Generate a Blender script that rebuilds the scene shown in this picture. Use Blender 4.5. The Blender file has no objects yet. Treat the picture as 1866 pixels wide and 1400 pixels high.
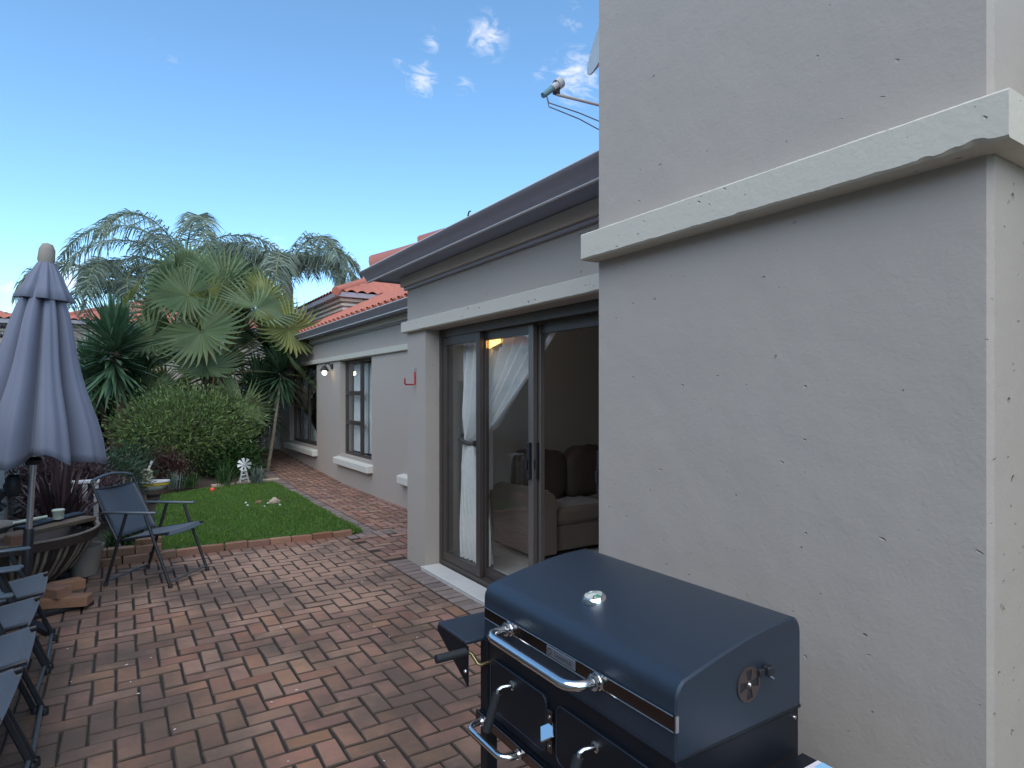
import bpy, math, random
import numpy as np
from mathutils import Vector, Matrix, Euler
R = math.radians
random.seed(7); RNG = np.random.default_rng(11)
scene = bpy.context.scene
COL = scene.collection

# ------------------------------------------------------------------ camera
FPX, CXP, HYP, CAMH = 1120.0, 933.0, 719.0, 1.53      # focal length, centre, horizon in photo pixels; eye height
YAW = math.atan(718 / FPX)
cam_d = bpy.data.cameras.new('camera'); cam = bpy.data.objects.new('camera', cam_d); COL.objects.link(cam)
cam.location = (0, 0, CAMH); cam.rotation_euler = (R(90), 0, -YAW)
cam_d.sensor_width = 36; cam_d.lens = 36 * FPX / 1866; cam_d.shift_y = (HYP - 700) / 1866
cam_d.clip_start = 0.05; cam_d.clip_end = 2000
scene.camera = cam

# ------------------------------------------------------------------ world and sun
SUN_EL, SUN_AZ = R(50), R(212)      # azimuth clockwise from +Y: the light comes from behind the camera
world = bpy.data.worlds.new('World'); scene.world = world; world.use_nodes = True
wn, wl = world.node_tree.nodes, world.node_tree.links
wn.clear()
w_out = wn.new('ShaderNodeOutputWorld'); w_bg = wn.new('ShaderNodeBackground')
sky = wn.new('ShaderNodeTexSky'); sky.sky_type = 'NISHITA'; sky.sun_disc = False
sky.sun_elevation = SUN_EL; sky.sun_rotation = SUN_AZ
sky.air_density = 1.0; sky.dust_density = 0.2; sky.ozone_density = 2.0; sky.altitude = 1500
hs = wn.new('ShaderNodeHueSaturation'); hs.inputs['Saturation'].default_value = 1.02; hs.inputs['Hue'].default_value = 0.496
tnt = wn.new('ShaderNodeMix'); tnt.data_type = 'RGBA'; tnt.blend_type = 'MULTIPLY'; tnt.inputs[0].default_value = 1.0; tnt.inputs[7].default_value = (.84, 1.0, 1.03, 1)
wl.new(sky.outputs[0], tnt.inputs[6]); wl.new(tnt.outputs[2], hs.inputs['Color'])
# wispy clouds, spread over the whole sky by noise
tc = wn.new('ShaderNodeTexCoord')
def wmath(op, a, b=None, clamp=False):
    n = wn.new('ShaderNodeMath'); n.operation = op; n.use_clamp = clamp
    for i, v in enumerate((a, b)):
        if v is None: continue
        if hasattr(v, 'links'): wl.new(v, n.inputs[i])
        else: n.inputs[i].default_value = v
    return n.outputs[0]
def pix_dir(x, y):
    u = (x - CXP) / FPX; w = -(y - HYP) / FPX
    return Vector((math.sin(YAW) + u * math.cos(YAW), math.cos(YAW) - u * math.sin(YAW), w))
nz = wn.new('ShaderNodeTexNoise'); nz.inputs['Scale'].default_value = 22; nz.inputs['Detail'].default_value = 9
nz.inputs['Roughness'].default_value = 0.62; nz.inputs['Distortion'].default_value = 1.3
mp = wn.new('ShaderNodeMapping'); mp.inputs['Scale'].default_value = (1, 1.5, 2.4)
wl.new(tc.outputs['Generated'], mp.inputs['Vector']); wl.new(mp.outputs[0], nz.inputs['Vector'])
big = wn.new('ShaderNodeTexNoise'); big.inputs['Scale'].default_value = 5.0; big.inputs['Detail'].default_value = 2
wl.new(tc.outputs['Generated'], big.inputs['Vector'])
mask = wmath('MULTIPLY', wmath('SUBTRACT', big.outputs[0], 0.735, True), 4.0, True)
# where single clouds stand in this sky (direction, angular size)
for x, y, s, a in [(885, 68, .032, 1.0), (790, 76, .018, .75), (768, 147, .028, .95), (848, 152, .018, .55), (728, 112, .010, .5),
                (1050, 140, .042, 1.1), (985, 130, .016, .7), (1045, 32, .022, .5), (480, 480, .05, .9), (135, 510, .045, 1.0),
                (20, 527, .02, .6), (1180, 120, .06, .9), (560, 470, .04, .5)]:
    d = pix_dir(x, y).normalized()
    vm = wn.new('ShaderNodeVectorMath'); vm.operation = 'DISTANCE'; vm.inputs[1].default_value = d
    nrm = wn.new('ShaderNodeVectorMath'); nrm.operation = 'NORMALIZE'; wl.new(tc.outputs['Generated'], nrm.inputs[0])
    wl.new(nrm.outputs[0], vm.inputs[0])
    m = wmath('MULTIPLY', wmath('SUBTRACT', 1.0, wmath('DIVIDE', vm.outputs['Value'], s * 1.25), True), a * .9)
    mask = wmath('MAXIMUM', mask, m)
cl = wmath('MULTIPLY', wmath('SUBTRACT', wmath('ADD', nz.outputs[0], wmath('MULTIPLY', mask, 0.34)), 0.60, True), 2.0, True)
cl = wmath('MULTIPLY', cl, wmath('MULTIPLY', mask, 1.6, True), True)
mixc = wn.new('ShaderNodeMix'); mixc.data_type = 'RGBA'
wl.new(cl, mixc.inputs[0]); wl.new(hs.outputs[0], mixc.inputs[6]); mixc.inputs[7].default_value = (4.6, 4.4, 4.5, 1)
wl.new(mixc.outputs[2], w_bg.inputs['Color'])
w_bg.inputs['Strength'].default_value = 0.12
wl.new(w_bg.outputs[0], w_out.inputs['Surface'])
sd = bpy.data.lights.new('sun', 'SUN'); sun = bpy.data.objects.new('sun', sd); COL.objects.link(sun)
sd.energy = 1.25; sd.angle = R(85); sd.color = (1.0, 0.90, 0.78)
sv = Vector((math.sin(SUN_AZ) * math.cos(SUN_EL), math.cos(SUN_AZ) * math.cos(SUN_EL), math.sin(SUN_EL)))
sun.rotation_euler = (-sv).to_track_quat('-Z', 'Y').to_euler(); sun.location = sv * 30
scene.view_settings.view_transform = 'Standard'; scene.view_settings.look = 'None'
scene.view_settings.exposure = 1.27; scene.view_settings.gamma = 1.0; scene.view_settings.use_curve_mapping = False

# ------------------------------------------------------------------ pixel helpers (direction only; the distance comes from ground or wall)
def gnd(x, y, z=0.0):
    d = pix_dir(x, y); t = (z - CAMH) / d.z; return Vector((d.x * t, d.y * t, z))
def onx(x, y, X):
    d = pix_dir(x, y); t = X / d.x; return Vector((X, d.y * t, CAMH + d.z * t))
def ony(x, y, Y):
    d = pix_dir(x, y); t = Y / d.y; return Vector((d.x * t, Y, CAMH + d.z * t))
def depth_of(p): return p[0] * math.sin(YAW) + p[1] * math.cos(YAW)
def in_view(p, m=40):
    d = depth_of(p)
    if d < .3: return False
    r = p[0] * math.cos(YAW) - p[1] * math.sin(YAW)
    x = CXP + FPX * r / d; y = HYP - FPX * (p[2] - CAMH) / d
    return -m < x < 1866 + m and -m < y < 1400 + m

# ------------------------------------------------------------------ materials
MATS = {}
def mat(name, color, rough=.6, metal=0., var=.0, vscale=6., bump=0., bscale=40., objrand=0., island=0., coat=0., spec=.5,
        trans=0., color2=None, stain=None, detail=5, pits=0., sheen=0., tint=None, coat_rough=.3, side_tone=None, wave=0.):
    m = bpy.data.materials.new(name); m.use_nodes = True; MATS[name] = m
    n, l = m.node_tree.nodes, m.node_tree.links
    b = n['Principled BSDF']
    b.inputs['Roughness'].default_value = rough; b.inputs['Metallic'].default_value = metal
    b.inputs['Specular IOR Level'].default_value = spec; b.inputs['Coat Weight'].default_value = coat
    b.inputs['Transmission Weight'].default_value = trans
    b.inputs['Coat Roughness'].default_value = coat_rough
    if tint: b.inputs['Specular Tint'].default_value = (*tint, 1)
    if sheen: b.inputs['Sheen Weight'].default_value = sheen
    geo = n.new('ShaderNodeNewGeometry')
    c2 = color2 or tuple(min(1, c * 0.55) for c in color)
    cur = None
    def rgb(c):
        q = n.new('ShaderNodeRGB'); q.outputs[0].default_value = (*c, 1); return q.outputs[0]
    cur = rgb(color)
    def mix(fac, a, bb, mode='MIX'):
        q = n.new('ShaderNodeMix'); q.data_type = 'RGBA'; q.blend_type = mode
        if hasattr(fac, 'links'): l.new(fac, q.inputs[0])
        else: q.inputs[0].default_value = fac
        l.new(a, q.inputs[6]); l.new(bb, q.inputs[7]); return q.outputs[2]
    def mth(op, a, bb=None, clamp=False):
        q = n.new('ShaderNodeMath'); q.operation = op; q.use_clamp = clamp
        for i, v in enumerate((a, bb)):
            if v is None: continue
            if hasattr(v, 'links'): l.new(v, q.inputs[i])
            else: q.inputs[i].default_value = v
        return q.outputs[0]
    def noise(sc, det=5, rough_=.6, off=0):
        q = n.new('ShaderNodeTexNoise'); q.inputs['Scale'].default_value = sc; q.inputs['Detail'].default_value = det
        q.inputs['Roughness'].default_value = rough_
        mp = n.new('ShaderNodeMapping'); mp.inputs['Location'].default_value = (off, off * .7, off * .3)
        l.new(geo.outputs['Position'], mp.inputs[0]); l.new(mp.outputs[0], q.inputs['Vector']); return q.outputs[0]
    if var:
        f = mth('MULTIPLY', mth('SUBTRACT', noise(vscale, detail), .35, True), 2.2 * var, True)
        cur = mix(f, cur, rgb(c2))
    if objrand or island:
        if objrand:
            oi = n.new('ShaderNodeObjectInfo'); rv = oi.outputs['Random']; amt = objrand
        else:
            rv = geo.outputs['Random Per Island']; amt = island
        hv = n.new('ShaderNodeHueSaturation')
        l.new(cur, hv.inputs['Color'])
        l.new(mth('ADD', mth('MULTIPLY', rv, 2 * amt), 1 - amt), hv.inputs['Value'])
        r2 = mth('FRACT', mth('MULTIPLY', rv, 17.31))
        l.new(mth('ADD', mth('MULTIPLY', r2, .03 * amt / .3), .5 - .015 * amt / .3), hv.inputs['Hue'])
        r3 = mth('FRACT', mth('MULTIPLY', rv, 53.7))
        l.new(mth('ADD', mth('MULTIPLY', r3, amt * .9), 1 - amt * .45), hv.inputs['Saturation'])
        cur = hv.outputs[0]
    if stain:   # (color, noise scale, threshold, strength)
        for (sc_, ss, th, st, off) in stain:
            f = mth('MULTIPLY', mth('MULTIPLY', mth('SUBTRACT', noise(ss, 6, .62, off), th, True), 6.0, True), st)
            cur = mix(f, cur, rgb(sc_))
    if side_tone:     # darker brown mixed in towards low x and low y, broken up by noise
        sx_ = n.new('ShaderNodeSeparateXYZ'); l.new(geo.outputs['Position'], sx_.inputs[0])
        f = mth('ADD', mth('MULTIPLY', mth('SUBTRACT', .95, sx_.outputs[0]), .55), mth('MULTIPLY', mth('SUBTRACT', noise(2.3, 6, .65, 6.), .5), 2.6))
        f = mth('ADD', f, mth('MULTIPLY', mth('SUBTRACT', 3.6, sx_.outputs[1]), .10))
        cur = mix(mth('MULTIPLY', mth('MINIMUM', mth('MAXIMUM', f, 0.), 1.), .78), cur, rgb(side_tone))
    l.new(cur, b.inputs['Base Color'])
    h = None
    if bump:
        h = mth('MULTIPLY', noise(bscale, 8, .65), bump)
    if wave:
        wv = mth('MULTIPLY', noise(3.2, 3, .5, 2.), wave); h = wv if h is None else mth('ADD', h, wv)
    if pits:
        # small knocks in the plaster: sparse stretched cells
        mp = n.new('ShaderNodeMapping'); mp.inputs['Scale'].default_value = (1, .8, 1.25)
        wn_ = n.new('ShaderNodeTexNoise'); wn_.inputs['Scale'].default_value = 30
        l.new(geo.outputs['Position'], wn_.inputs['Vector'])
        va = n.new('ShaderNodeVectorMath'); va.operation = 'MULTIPLY_ADD'; va.inputs[1].default_value = (.03, .03, .03)
        l.new(wn_.outputs['Color'], va.inputs[0]); l.new(geo.outputs['Position'], va.inputs[2])
        l.new(va.outputs[0], mp.inputs[0])
        hh = None
        for scl, size, keep in ((14, .13, .42), (34, .21, .34)):
            vo = n.new('ShaderNodeTexVoronoi'); vo.inputs['Scale'].default_value = scl; l.new(mp.outputs[0], vo.inputs['Vector'])
            sep = n.new('ShaderNodeSeparateColor'); l.new(vo.outputs['Color'], sep.inputs[0])
            k = mth('LESS_THAN', sep.outputs[0], keep)
            # size differs from cell to cell
            d = mth('SUBTRACT', 1.0, mth('DIVIDE', vo.outputs['Distance'], mth('ADD', mth('MULTIPLY', sep.outputs[1], size), .02)), True)
            d = mth('MULTIPLY', mth('POWER', d, .6), k)
            d = mth('MULTIPLY', d, -pits * (17 / scl))
            hh = d if hh is None else mth('ADD', hh, d)
        h = hh if h is None else mth('ADD', h, hh)
        dk = mth('MULTIPLY', hh, -.38 / pits, True)  # pit shade also put into the colour, since the bump alone shows faintly
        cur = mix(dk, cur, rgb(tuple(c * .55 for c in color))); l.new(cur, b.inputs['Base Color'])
    if h is not None:
        bp = n.new('ShaderNodeBump'); bp.inputs['Strength'].default_value = 1.0; bp.inputs['Distance'].default_value = 1.0
        l.new(h, bp.inputs['Height']); l.new(bp.outputs[0], b.inputs['Normal'])
    return m

def leaf_mat(name, c, c2, island=.35, trans=.25, rough=.55):
    m = mat(name, c, rough=rough, var=.7, vscale=2.2, color2=c2, island=island, spec=.35)
    n, l = m.node_tree.nodes, m.node_tree.links
    b = n['Principled BSDF']; out = [q for q in n if q.type == 'OUTPUT_MATERIAL'][0]
    tr = n.new('ShaderNodeBsdfTranslucent'); ms = n.new('ShaderNodeMixShader'); ms.inputs[0].default_value = trans
    l.new(b.inputs['Base Color'].links[0].from_socket, tr.inputs['Color'])
    l.new(b.outputs[0], ms.inputs[1]); l.new(tr.outputs[0], ms.inputs[2]); l.new(ms.outputs[0], out.inputs['Surface'])
    return m
def emis(name, color, strength):
    m = bpy.data.materials.new(name); m.use_nodes = True; b = m.node_tree.nodes['Principled BSDF']
    b.inputs['Base Color'].default_value = (*color, 1); b.inputs['Emission Color'].default_value = (*color, 1)
    b.inputs['Emission Strength'].default_value = strength; MATS[name] = m; return m

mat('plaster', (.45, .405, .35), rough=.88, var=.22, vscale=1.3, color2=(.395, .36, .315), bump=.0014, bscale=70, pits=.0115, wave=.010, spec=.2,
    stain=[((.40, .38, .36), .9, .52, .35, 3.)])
mat('plaster_far', (.455, .40, .345), rough=.9, var=.25, vscale=1.1, color2=(.385, .345, .30), bump=.0015, bscale=60, spec=.2)
mat('trim', (.62, .585, .485), rough=.8, var=.3, vscale=6, color2=(.55, .525, .44), bump=.002, bscale=40, pits=.010, spec=.25)
mat('sill_paint', (.68, .66, .58), rough=.8, var=.3, vscale=7, color2=(.56, .54, .48), bump=.002, bscale=40, spec=.25)
mat('fascia', (.60, .55, .47), rough=.75, var=.2, vscale=3)
mat('gutter', (.33, .31, .345), rough=.45, var=.25, vscale=3, color2=(.27, .25, .25))
mat('gutter_lip', (.62, .60, .58), rough=.5)
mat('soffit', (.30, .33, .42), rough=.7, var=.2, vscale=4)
mat('roof_tile', (.36, .135, .10), rough=.8, var=.5, vscale=3.2, color2=(.26, .11, .09), bump=.004, bscale=50, objrand=.18)
mat('roof_tile_far', (.50, .165, .105), rough=.85, var=.5, vscale=2.5, color2=(.34, .13, .09), bump=.004, bscale=30)
mat('door_frame', (.085, .072, .064), rough=.42, var=.3, vscale=12, spec=.4, metal=.25)
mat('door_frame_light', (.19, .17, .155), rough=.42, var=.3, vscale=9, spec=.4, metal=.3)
mat('black_plastic', (.018, .019, .024), rough=.5)
mat('tile_step', (.72, .71, .66), rough=.35, var=.2, vscale=8)
mat('carpet', (.46, .45, .42), rough=1, var=.4, vscale=20, bump=.004, bscale=200)
mat('room_wall', (.46, .45, .42), rough=.95, var=.1, vscale=2)
mat('room_ceiling', (.5, .5, .48), rough=.95)
mat('paver', (.385, .215, .148), rough=.9, var=.55, vscale=9, color2=(.245, .155, .113), bump=.006, bscale=70, objrand=.21, spec=.25, side_tone=(.115, .092, .074),
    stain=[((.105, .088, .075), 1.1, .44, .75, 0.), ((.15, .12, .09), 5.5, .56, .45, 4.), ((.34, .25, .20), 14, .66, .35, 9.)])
mat('paver_path', (.36, .205, .15), rough=.9, var=.5, vscale=8, color2=(.21, .13, .10), bump=.006, bscale=70, objrand=.26, spec=.25,
    stain=[((.10, .08, .07), 2.2, .56, .6, 2.), ((.34, .25, .20), 14, .66, .3, 9.)])
mat('paver_grey', (.27, .215, .19), rough=.92, var=.5, vscale=9, color2=(.155, .125, .112), bump=.006, bscale=70, objrand=.22, spec=.22,
    stain=[((.10, .085, .07), 3., .56, .5, 2.)])
mat('loose_brick', (.33, .17, .11), rough=.92, var=.6, vscale=14, color2=(.22, .12, .085), bump=.008, bscale=50, objrand=.2)
mat('wall_brick', (.27, .17, .12), rough=.95, var=.6, vscale=14, color2=(.16, .12, .085), bump=.008, bscale=50, objrand=.22)
mat('joint_sand', (.05, .042, .034), rough=1, var=.6, vscale=12, bump=.01, bscale=90)
mat('joint_dirt', (.125, .090, .070), rough=1, var=.6, vscale=10, color2=(.075, .058, .047), bump=.006, bscale=90)
mat('soil', (.062, .045, .034), rough=1, var=.7, vscale=8, color2=(.035, .028, .022), bump=.03, bscale=22)
mat('turf_soil', (.045, .062, .022), rough=1, var=.6, vscale=5, bump=.02, bscale=30)
leaf_mat('grass', (.115, .235, .045), (.145, .215, .045), island=.45, trans=.25, rough=.6)
leaf_mat('fan_leaf', (.20, .26, .13), (.12, .185, .095), island=.22, trans=.28)
leaf_mat('fan_leaf_yellow', (.28, .30, .10), (.17, .22, .08), island=.2, trans=.28)
leaf_mat('dead_leaf', (.26, .21, .12), (.17, .14, .08), island=.25, trans=.2)
leaf_mat('queen_leaf', (.21, .265, .20), (.15, .205, .155), island=.25, trans=.25)
leaf_mat('yucca_leaf', (.075, .145, .072), (.045, .10, .055), island=.35, trans=.12, rough=.42)
leaf_mat('bush_leaf', (.17, .245, .085), (.095, .16, .058), island=.45, trans=.25)
leaf_mat('dark_leaf', (.050, .095, .050), (.03, .065, .036), island=.45, trans=.15)
leaf_mat('purple_leaf', (.10, .062, .066), (.06, .044, .05), island=.5, trans=.1, rough=.4)
leaf_mat('strap_leaf', (.045, .105, .028), (.025, .065, .018), island=.4, trans=.18)
leaf_mat('blue_leaf', (.16, .21, .17), (.10, .14, .11), island=.3, trans=.12)
leaf_mat('brown_leaf', (.085, .045, .036), (.055, .030, .026), island=.4, trans=.05)
mat('palm_trunk', (.16, .115, .080), rough=1, var=.7, vscale=14, bump=.03, bscale=25)
mat('petiole', (.22, .22, .09), rough=.6, var=.5, vscale=9, color2=(.13, .11, .05))
mat('bark', (.15, .105, .072), rough=1, var=.7, vscale=12, color2=(.08, .06, .045), bump=.02, bscale=30)
mat('pale_bark', (.25, .215, .165), rough=1, var=.6, vscale=14, bump=.012, bscale=40)
mat('fabric_navy', (.045, .072, .105), rough=.75, var=.25, vscale=20, bump=.0015, bscale=500, sheen=.25)
mat('chair_metal', (.022, .025, .030), rough=.38, spec=.5, var=.2, vscale=30)
mat('arm_metal', (.13, .155, .175), rough=.35, metal=.4)
mat('umbrella_cloth', (.165, .185, .245), rough=.9, var=.25, vscale=5, color2=(.125, .14, .19), bump=.001, bscale=400, sheen=.15)
mat('aluminium', (.55, .56, .57), rough=.32, metal=.9)
mat('chrome', (.80, .80, .80), rough=.13, metal=1., bump=.0002, bscale=60)
mat('mirror_strip', (.15, .13, .125), rough=.16, metal=1.)
mat('grill_lid', (.024, .034, .050), rough=.38, spec=.5, tint=(.70, .86, 1.0), var=.3, vscale=45, coat=.12, coat_rough=.25, bump=.0004, bscale=700,
    stain=[((.030, .038, .050), 60, .62, .5, 2.), ((.004, .005, .007), 26, .68, .8, 5.)])
mat('grill_body', (.0035, .006, .011), rough=.5, spec=.45, bump=.0004, bscale=600, var=.3, vscale=30)
mat('grip', (.016, .019, .022), rough=.7)
mat('brass', (.66, .52, .26), rough=.3, metal=1.)
mat('rust_plate', (.105, .078, .07), rough=.45, metal=.5, var=.4, vscale=40)
mat('dial_face', (.62, .66, .64), rough=.4)
mat('dial_green', (.10, .36, .22), rough=.5)
mat('badge', (.26, .28, .32), rough=.35, metal=.6)
mat('badge_text', (.05, .055, .07), rough=.5)
mat('packet_white', (.78, .74, .80), rough=.4)
mat('packet_pink', (.75, .30, .42), rough=.4)
mat('packet_blue', (.30, .60, .85), rough=.4)
mat('rust_iron', (.080, .058, .047), rough=.75, metal=.35, var=.6, vscale=16, color2=(.045, .038, .036), bump=.004, bscale=80)
mat('worn_rim', (.30, .255, .20), rough=.7, var=.6, vscale=12, color2=(.15, .12, .10))
mat('ash', (.11, .10, .095), rough=1, var=.5, vscale=20)
mat('grey_pot', (.30, .275, .235), rough=.8, var=.35, vscale=9)
mat('cream_cup', (.62, .68, .55), rough=.5)
mat('timber', (.20, .145, .10), rough=.85, var=.6, vscale=14, bump=.004, bscale=60)
mat('fence_paint', (.50, .53, .47), rough=.85, var=.35, vscale=5, color2=(.38, .41, .36), bump=.003, bscale=40, objrand=.06)
mat('insulator', (.05, .045, .05), rough=.5)
mat('wire', (.25, .25, .26), rough=.4, metal=.8)
mat('white_paint', (.68, .69, .68), rough=.5)
mat('yellow_paint', (.60, .44, .07), rough=.5)
mat('cream_stone', (.55, .50, .36), rough=.9, var=.4, vscale=30, bump=.006, bscale=50)
mat('rock_brown', (.25, .145, .088), rough=.95, var=.6, vscale=9, bump=.02, bscale=22)
mat('stone_pale', (.52, .42, .32), rough=.9, var=.4, vscale=20, bump=.01, bscale=40)
mat('pebble_white', (.75, .73, .70), rough=.7)
mat('red_ball', (.75, .10, .05), rough=.4)
mat('hook_red', (.42, .03, .045), rough=.4)
mat('lace', (.84, .85, .83), rough=.85, var=.25, vscale=10, color2=(.60, .62, .60), sheen=.3)
mat('curtain_cloth', (.86, .87, .84), rough=.6, var=.35, vscale=11, color2=(.60, .63, .60), bump=.003, bscale=45, sheen=.3)
mat('curtain_tie', (.10, .09, .085), rough=.8)
mat('sofa_suede', (.16, .122, .092), rough=.95, var=.5, vscale=7, color2=(.115, .088, .066), bump=.003, bscale=60, sheen=.35)
mat('sofa_leather', (.105, .082, .068), rough=.5, var=.4, vscale=9, bump=.012, bscale=14)
mat('cabinet_wood', (.45, .24, .09), rough=.5, var=.4, vscale=6)
mat('dish_grey', (.42, .46, .46), rough=.5)
mat('lnb_white', (.62, .62, .60), rough=.5)
mat('lnb_teal', (.16, .30, .32), rough=.5)
mat('lamp_iron', (.035, .03, .028), rough=.6)
mat('petal', (.75, .74, .70), rough=.7)
mat('white_gate', (.60, .62, .62), rough=.6, var=.2, vscale=6)
mat('house_wall', (.47, .40, .34), rough=.9, var=.2, vscale=1.2)
emis('lamp_amber', (1.0, .55, .14), 1.6)
emis('bulb_glow', (1.0, .86, .62), 3.0)

def glass_mat(name, tint=(.75, .8, .8), refl=1.0):
    m = bpy.data.materials.new(name); m.use_nodes = True; MATS[name] = m
    n, l = m.node_tree.nodes, m.node_tree.links; n.clear()
    o = n.new('ShaderNodeOutputMaterial'); t = n.new('ShaderNodeBsdfTransparent'); g = n.new('ShaderNodeBsdfGlossy')
    t.inputs[0].default_value = (*tint, 1); g.inputs['Roughness'].default_value = .01; g.inputs[0].default_value = (.95, .97, 1, 1)
    fr = n.new('ShaderNodeLayerWeight'); pw = n.new('ShaderNodeMath'); pw.operation = 'POWER'; pw.inputs[1].default_value = 5.0
    l.new(fr.outputs['Facing'], pw.inputs[0])
    mm = n.new('ShaderNodeMath'); mm.operation = 'MULTIPLY_ADD'; mm.inputs[1].default_value = .9 * refl; mm.inputs[2].default_value = .035 * refl; mm.use_clamp = True
    nt = n.new('ShaderNodeTexNoise'); nt.inputs['Scale'].default_value = 2.5
    bp = n.new('ShaderNodeBump'); bp.inputs['Strength'].default_value = .02
    gg = n.new('ShaderNodeNewGeometry'); l.new(gg.outputs['Position'], nt.inputs['Vector'])
    l.new(nt.outputs[0], bp.inputs['Height']); l.new(bp.outputs[0], g.inputs['Normal'])
    mx = n.new('ShaderNodeMixShader')
    l.new(pw.outputs[0], mm.inputs[0]); l.new(mm.outputs[0], mx.inputs[0]); l.new(t.outputs[0], mx.inputs[1]); l.new(g.outputs[0], mx.inputs[2])
    l.new(mx.outputs[0], o.inputs[0]); return m
glass_mat('glass', (.97, .98, .98), 1.0); glass_mat('clear_glass', (.95, .95, .93))

# ------------------------------------------------------------------ mesh helpers
class MB:
    def __init__(s): s.v = []; s.f = []; s.mi = []; s.cur = 0
    def add(s, vs, fs):
        o = len(s.v); s.v.extend([tuple(p) for p in vs])
        for f in fs: s.f.append(tuple(i + o for i in f)); s.mi.append(s.cur)
        return s
    def box(s, lo, hi, M=None, ch=0.):
        (x0, y0, z0), (x1, y1, z1) = lo, hi
        if ch <= 0:
            vs = [(x0, y0, z0), (x1, y0, z0), (x1, y1, z0), (x0, y1, z0), (x0, y0, z1), (x1, y0, z1), (x1, y1, z1), (x0, y1, z1)]
            fs = [(0, 3, 2, 1), (4, 5, 6, 7), (0, 1, 5, 4), (1, 2, 6, 5), (2, 3, 7, 6), (3, 0, 4, 7)]
        else:
            vs = []; c = ch
            for X, sx in ((x0, 1), (x1, -1)):
                for Y, sy in ((y0, 1), (y1, -1)):
                    for Z, sz in ((z0, 1), (z1, -1)):
                        vs += [(X, Y + sy * c, Z + sz * c), (X + sx * c, Y, Z + sz * c), (X + sx * c, Y + sy * c, Z)]
            def I(i, j, k, a): return (i * 4 + j * 2 + k) * 3 + a
            fs = [tuple(I(0, j, k, 0) for j, k in ((0, 0), (0, 1), (1, 1), (1, 0))), tuple(I(1, j, k, 0) for j, k in ((0, 0), (1, 0), (1, 1), (0, 1))),
                  tuple(I(i, 0, k, 1) for i, k in ((0, 0), (1, 0), (1, 1), (0, 1))), tuple(I(i, 1, k, 1) for i, k in ((0, 0), (0, 1), (1, 1), (1, 0))),
                  tuple(I(i, j, 0, 2) for i, j in ((0, 0), (0, 1), (1, 1), (1, 0))), tuple(I(i, j, 1, 2) for i, j in ((0, 0), (1, 0), (1, 1), (0, 1)))]
            for a in (0, 1):
                for b_ in (0, 1):
                    fs.append((I(a, b_, 0, 0), I(a, b_, 1, 0), I(a, b_, 1, 1), I(a, b_, 0, 1)))
                    fs.append((I(a, 0, b_, 0), I(a, 1, b_, 0), I(a, 1, b_, 2), I(a, 0, b_, 2)))
                    fs.append((I(0, a, b_, 1), I(1, a, b_, 1), I(1, a, b_, 2), I(0, a, b_, 2)))
                    for k in (0, 1): fs.append((I(a, b_, k, 0), I(a, b_, k, 1), I(a, b_, k, 2)))
        if M is not None: vs = [M @ Vector(v) for v in vs]
        return s.add(vs, fs)
    def tube(s, pts, r, seg=8, cap=True, flat=None):
        pts = [Vector(p) for p in pts]; n = len(pts)
        rs = r if isinstance(r, (list, tuple)) else [r] * n
        vs = []; up = None
        for i, p in enumerate(pts):
            t = (pts[min(i + 1, n - 1)] - pts[max(i - 1, 0)]).normalized()
            if up is None:
                a = Vector((0, 0, 1)) if abs(t.z) < .9 else Vector((1, 0, 0))
                up = (a - t * a.dot(t)).normalized()
            else:
                up = (up - t * up.dot(t)).normalized()
            sd_ = t.cross(up)
            for k in range(seg):
                an = 2 * math.pi * (k + .5) / seg
                vs.append(p + (up * math.cos(an) + sd_ * math.sin(an)) * rs[i])
        fs = []
        for i in range(n - 1):
            for k in range(seg):
                fs.append((i * seg + k, i * seg + (k + 1) % seg, (i + 1) * seg + (k + 1) % seg, (i + 1) * seg + k))
        if cap:
            fs.append(tuple(reversed(range(seg)))); fs.append(tuple((n - 1) * seg + k for k in range(seg)))
        return s.add(vs, fs)
    def lathe(s, prof, seg=24, M=None, c=(0, 0, 0), rf=None):
        vs = []
        for j, (r, z) in enumerate(prof):
            for k in range(seg):
                a = 2 * math.pi * k / seg; rr = r if rf is None else rf(r, z, a)
                vs.append(Vector((c[0] + rr * math.cos(a), c[1] + rr * math.sin(a), c[2] + z)))
        if M is not None: vs = [M @ v for v in vs]
        fs = []
        for j in range(len(prof) - 1):
            for k in range(seg):
                fs.append((j * seg + k, j * seg + (k + 1) % seg, (j + 1) * seg + (k + 1) % seg, (j + 1) * seg + k))
        return s.add(vs, fs)
    def prism(s, poly, axis, a, b):
        # poly: 2-D points; axis 'x','y','z': extrude along
        def P(p, t): return {'x': (t, p[0], p[1]), 'y': (p[0], t, p[1]), 'z': (p[0], p[1], t)}[axis]
        n = len(poly)
        vs = [P(p, a) for p in poly] + [P(p, b) for p in poly]
        fs = [tuple(range(n)), tuple(reversed(range(n, 2 * n)))] + [(i, (i + 1) % n, n + (i + 1) % n, n + i) for i in range(n)]
        return s.add(vs, fs)
    def grid(s, fn, nu, nv):
        vs = [fn(i / nu, j / nv) for j in range(nv + 1) for i in range(nu + 1)]
        fs = [(j * (nu + 1) + i, j * (nu + 1) + i + 1, (j + 1) * (nu + 1) + i + 1, (j + 1) * (nu + 1) + i) for j in range(nv) for i in range(nu)]
        return s.add(vs, fs)
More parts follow.
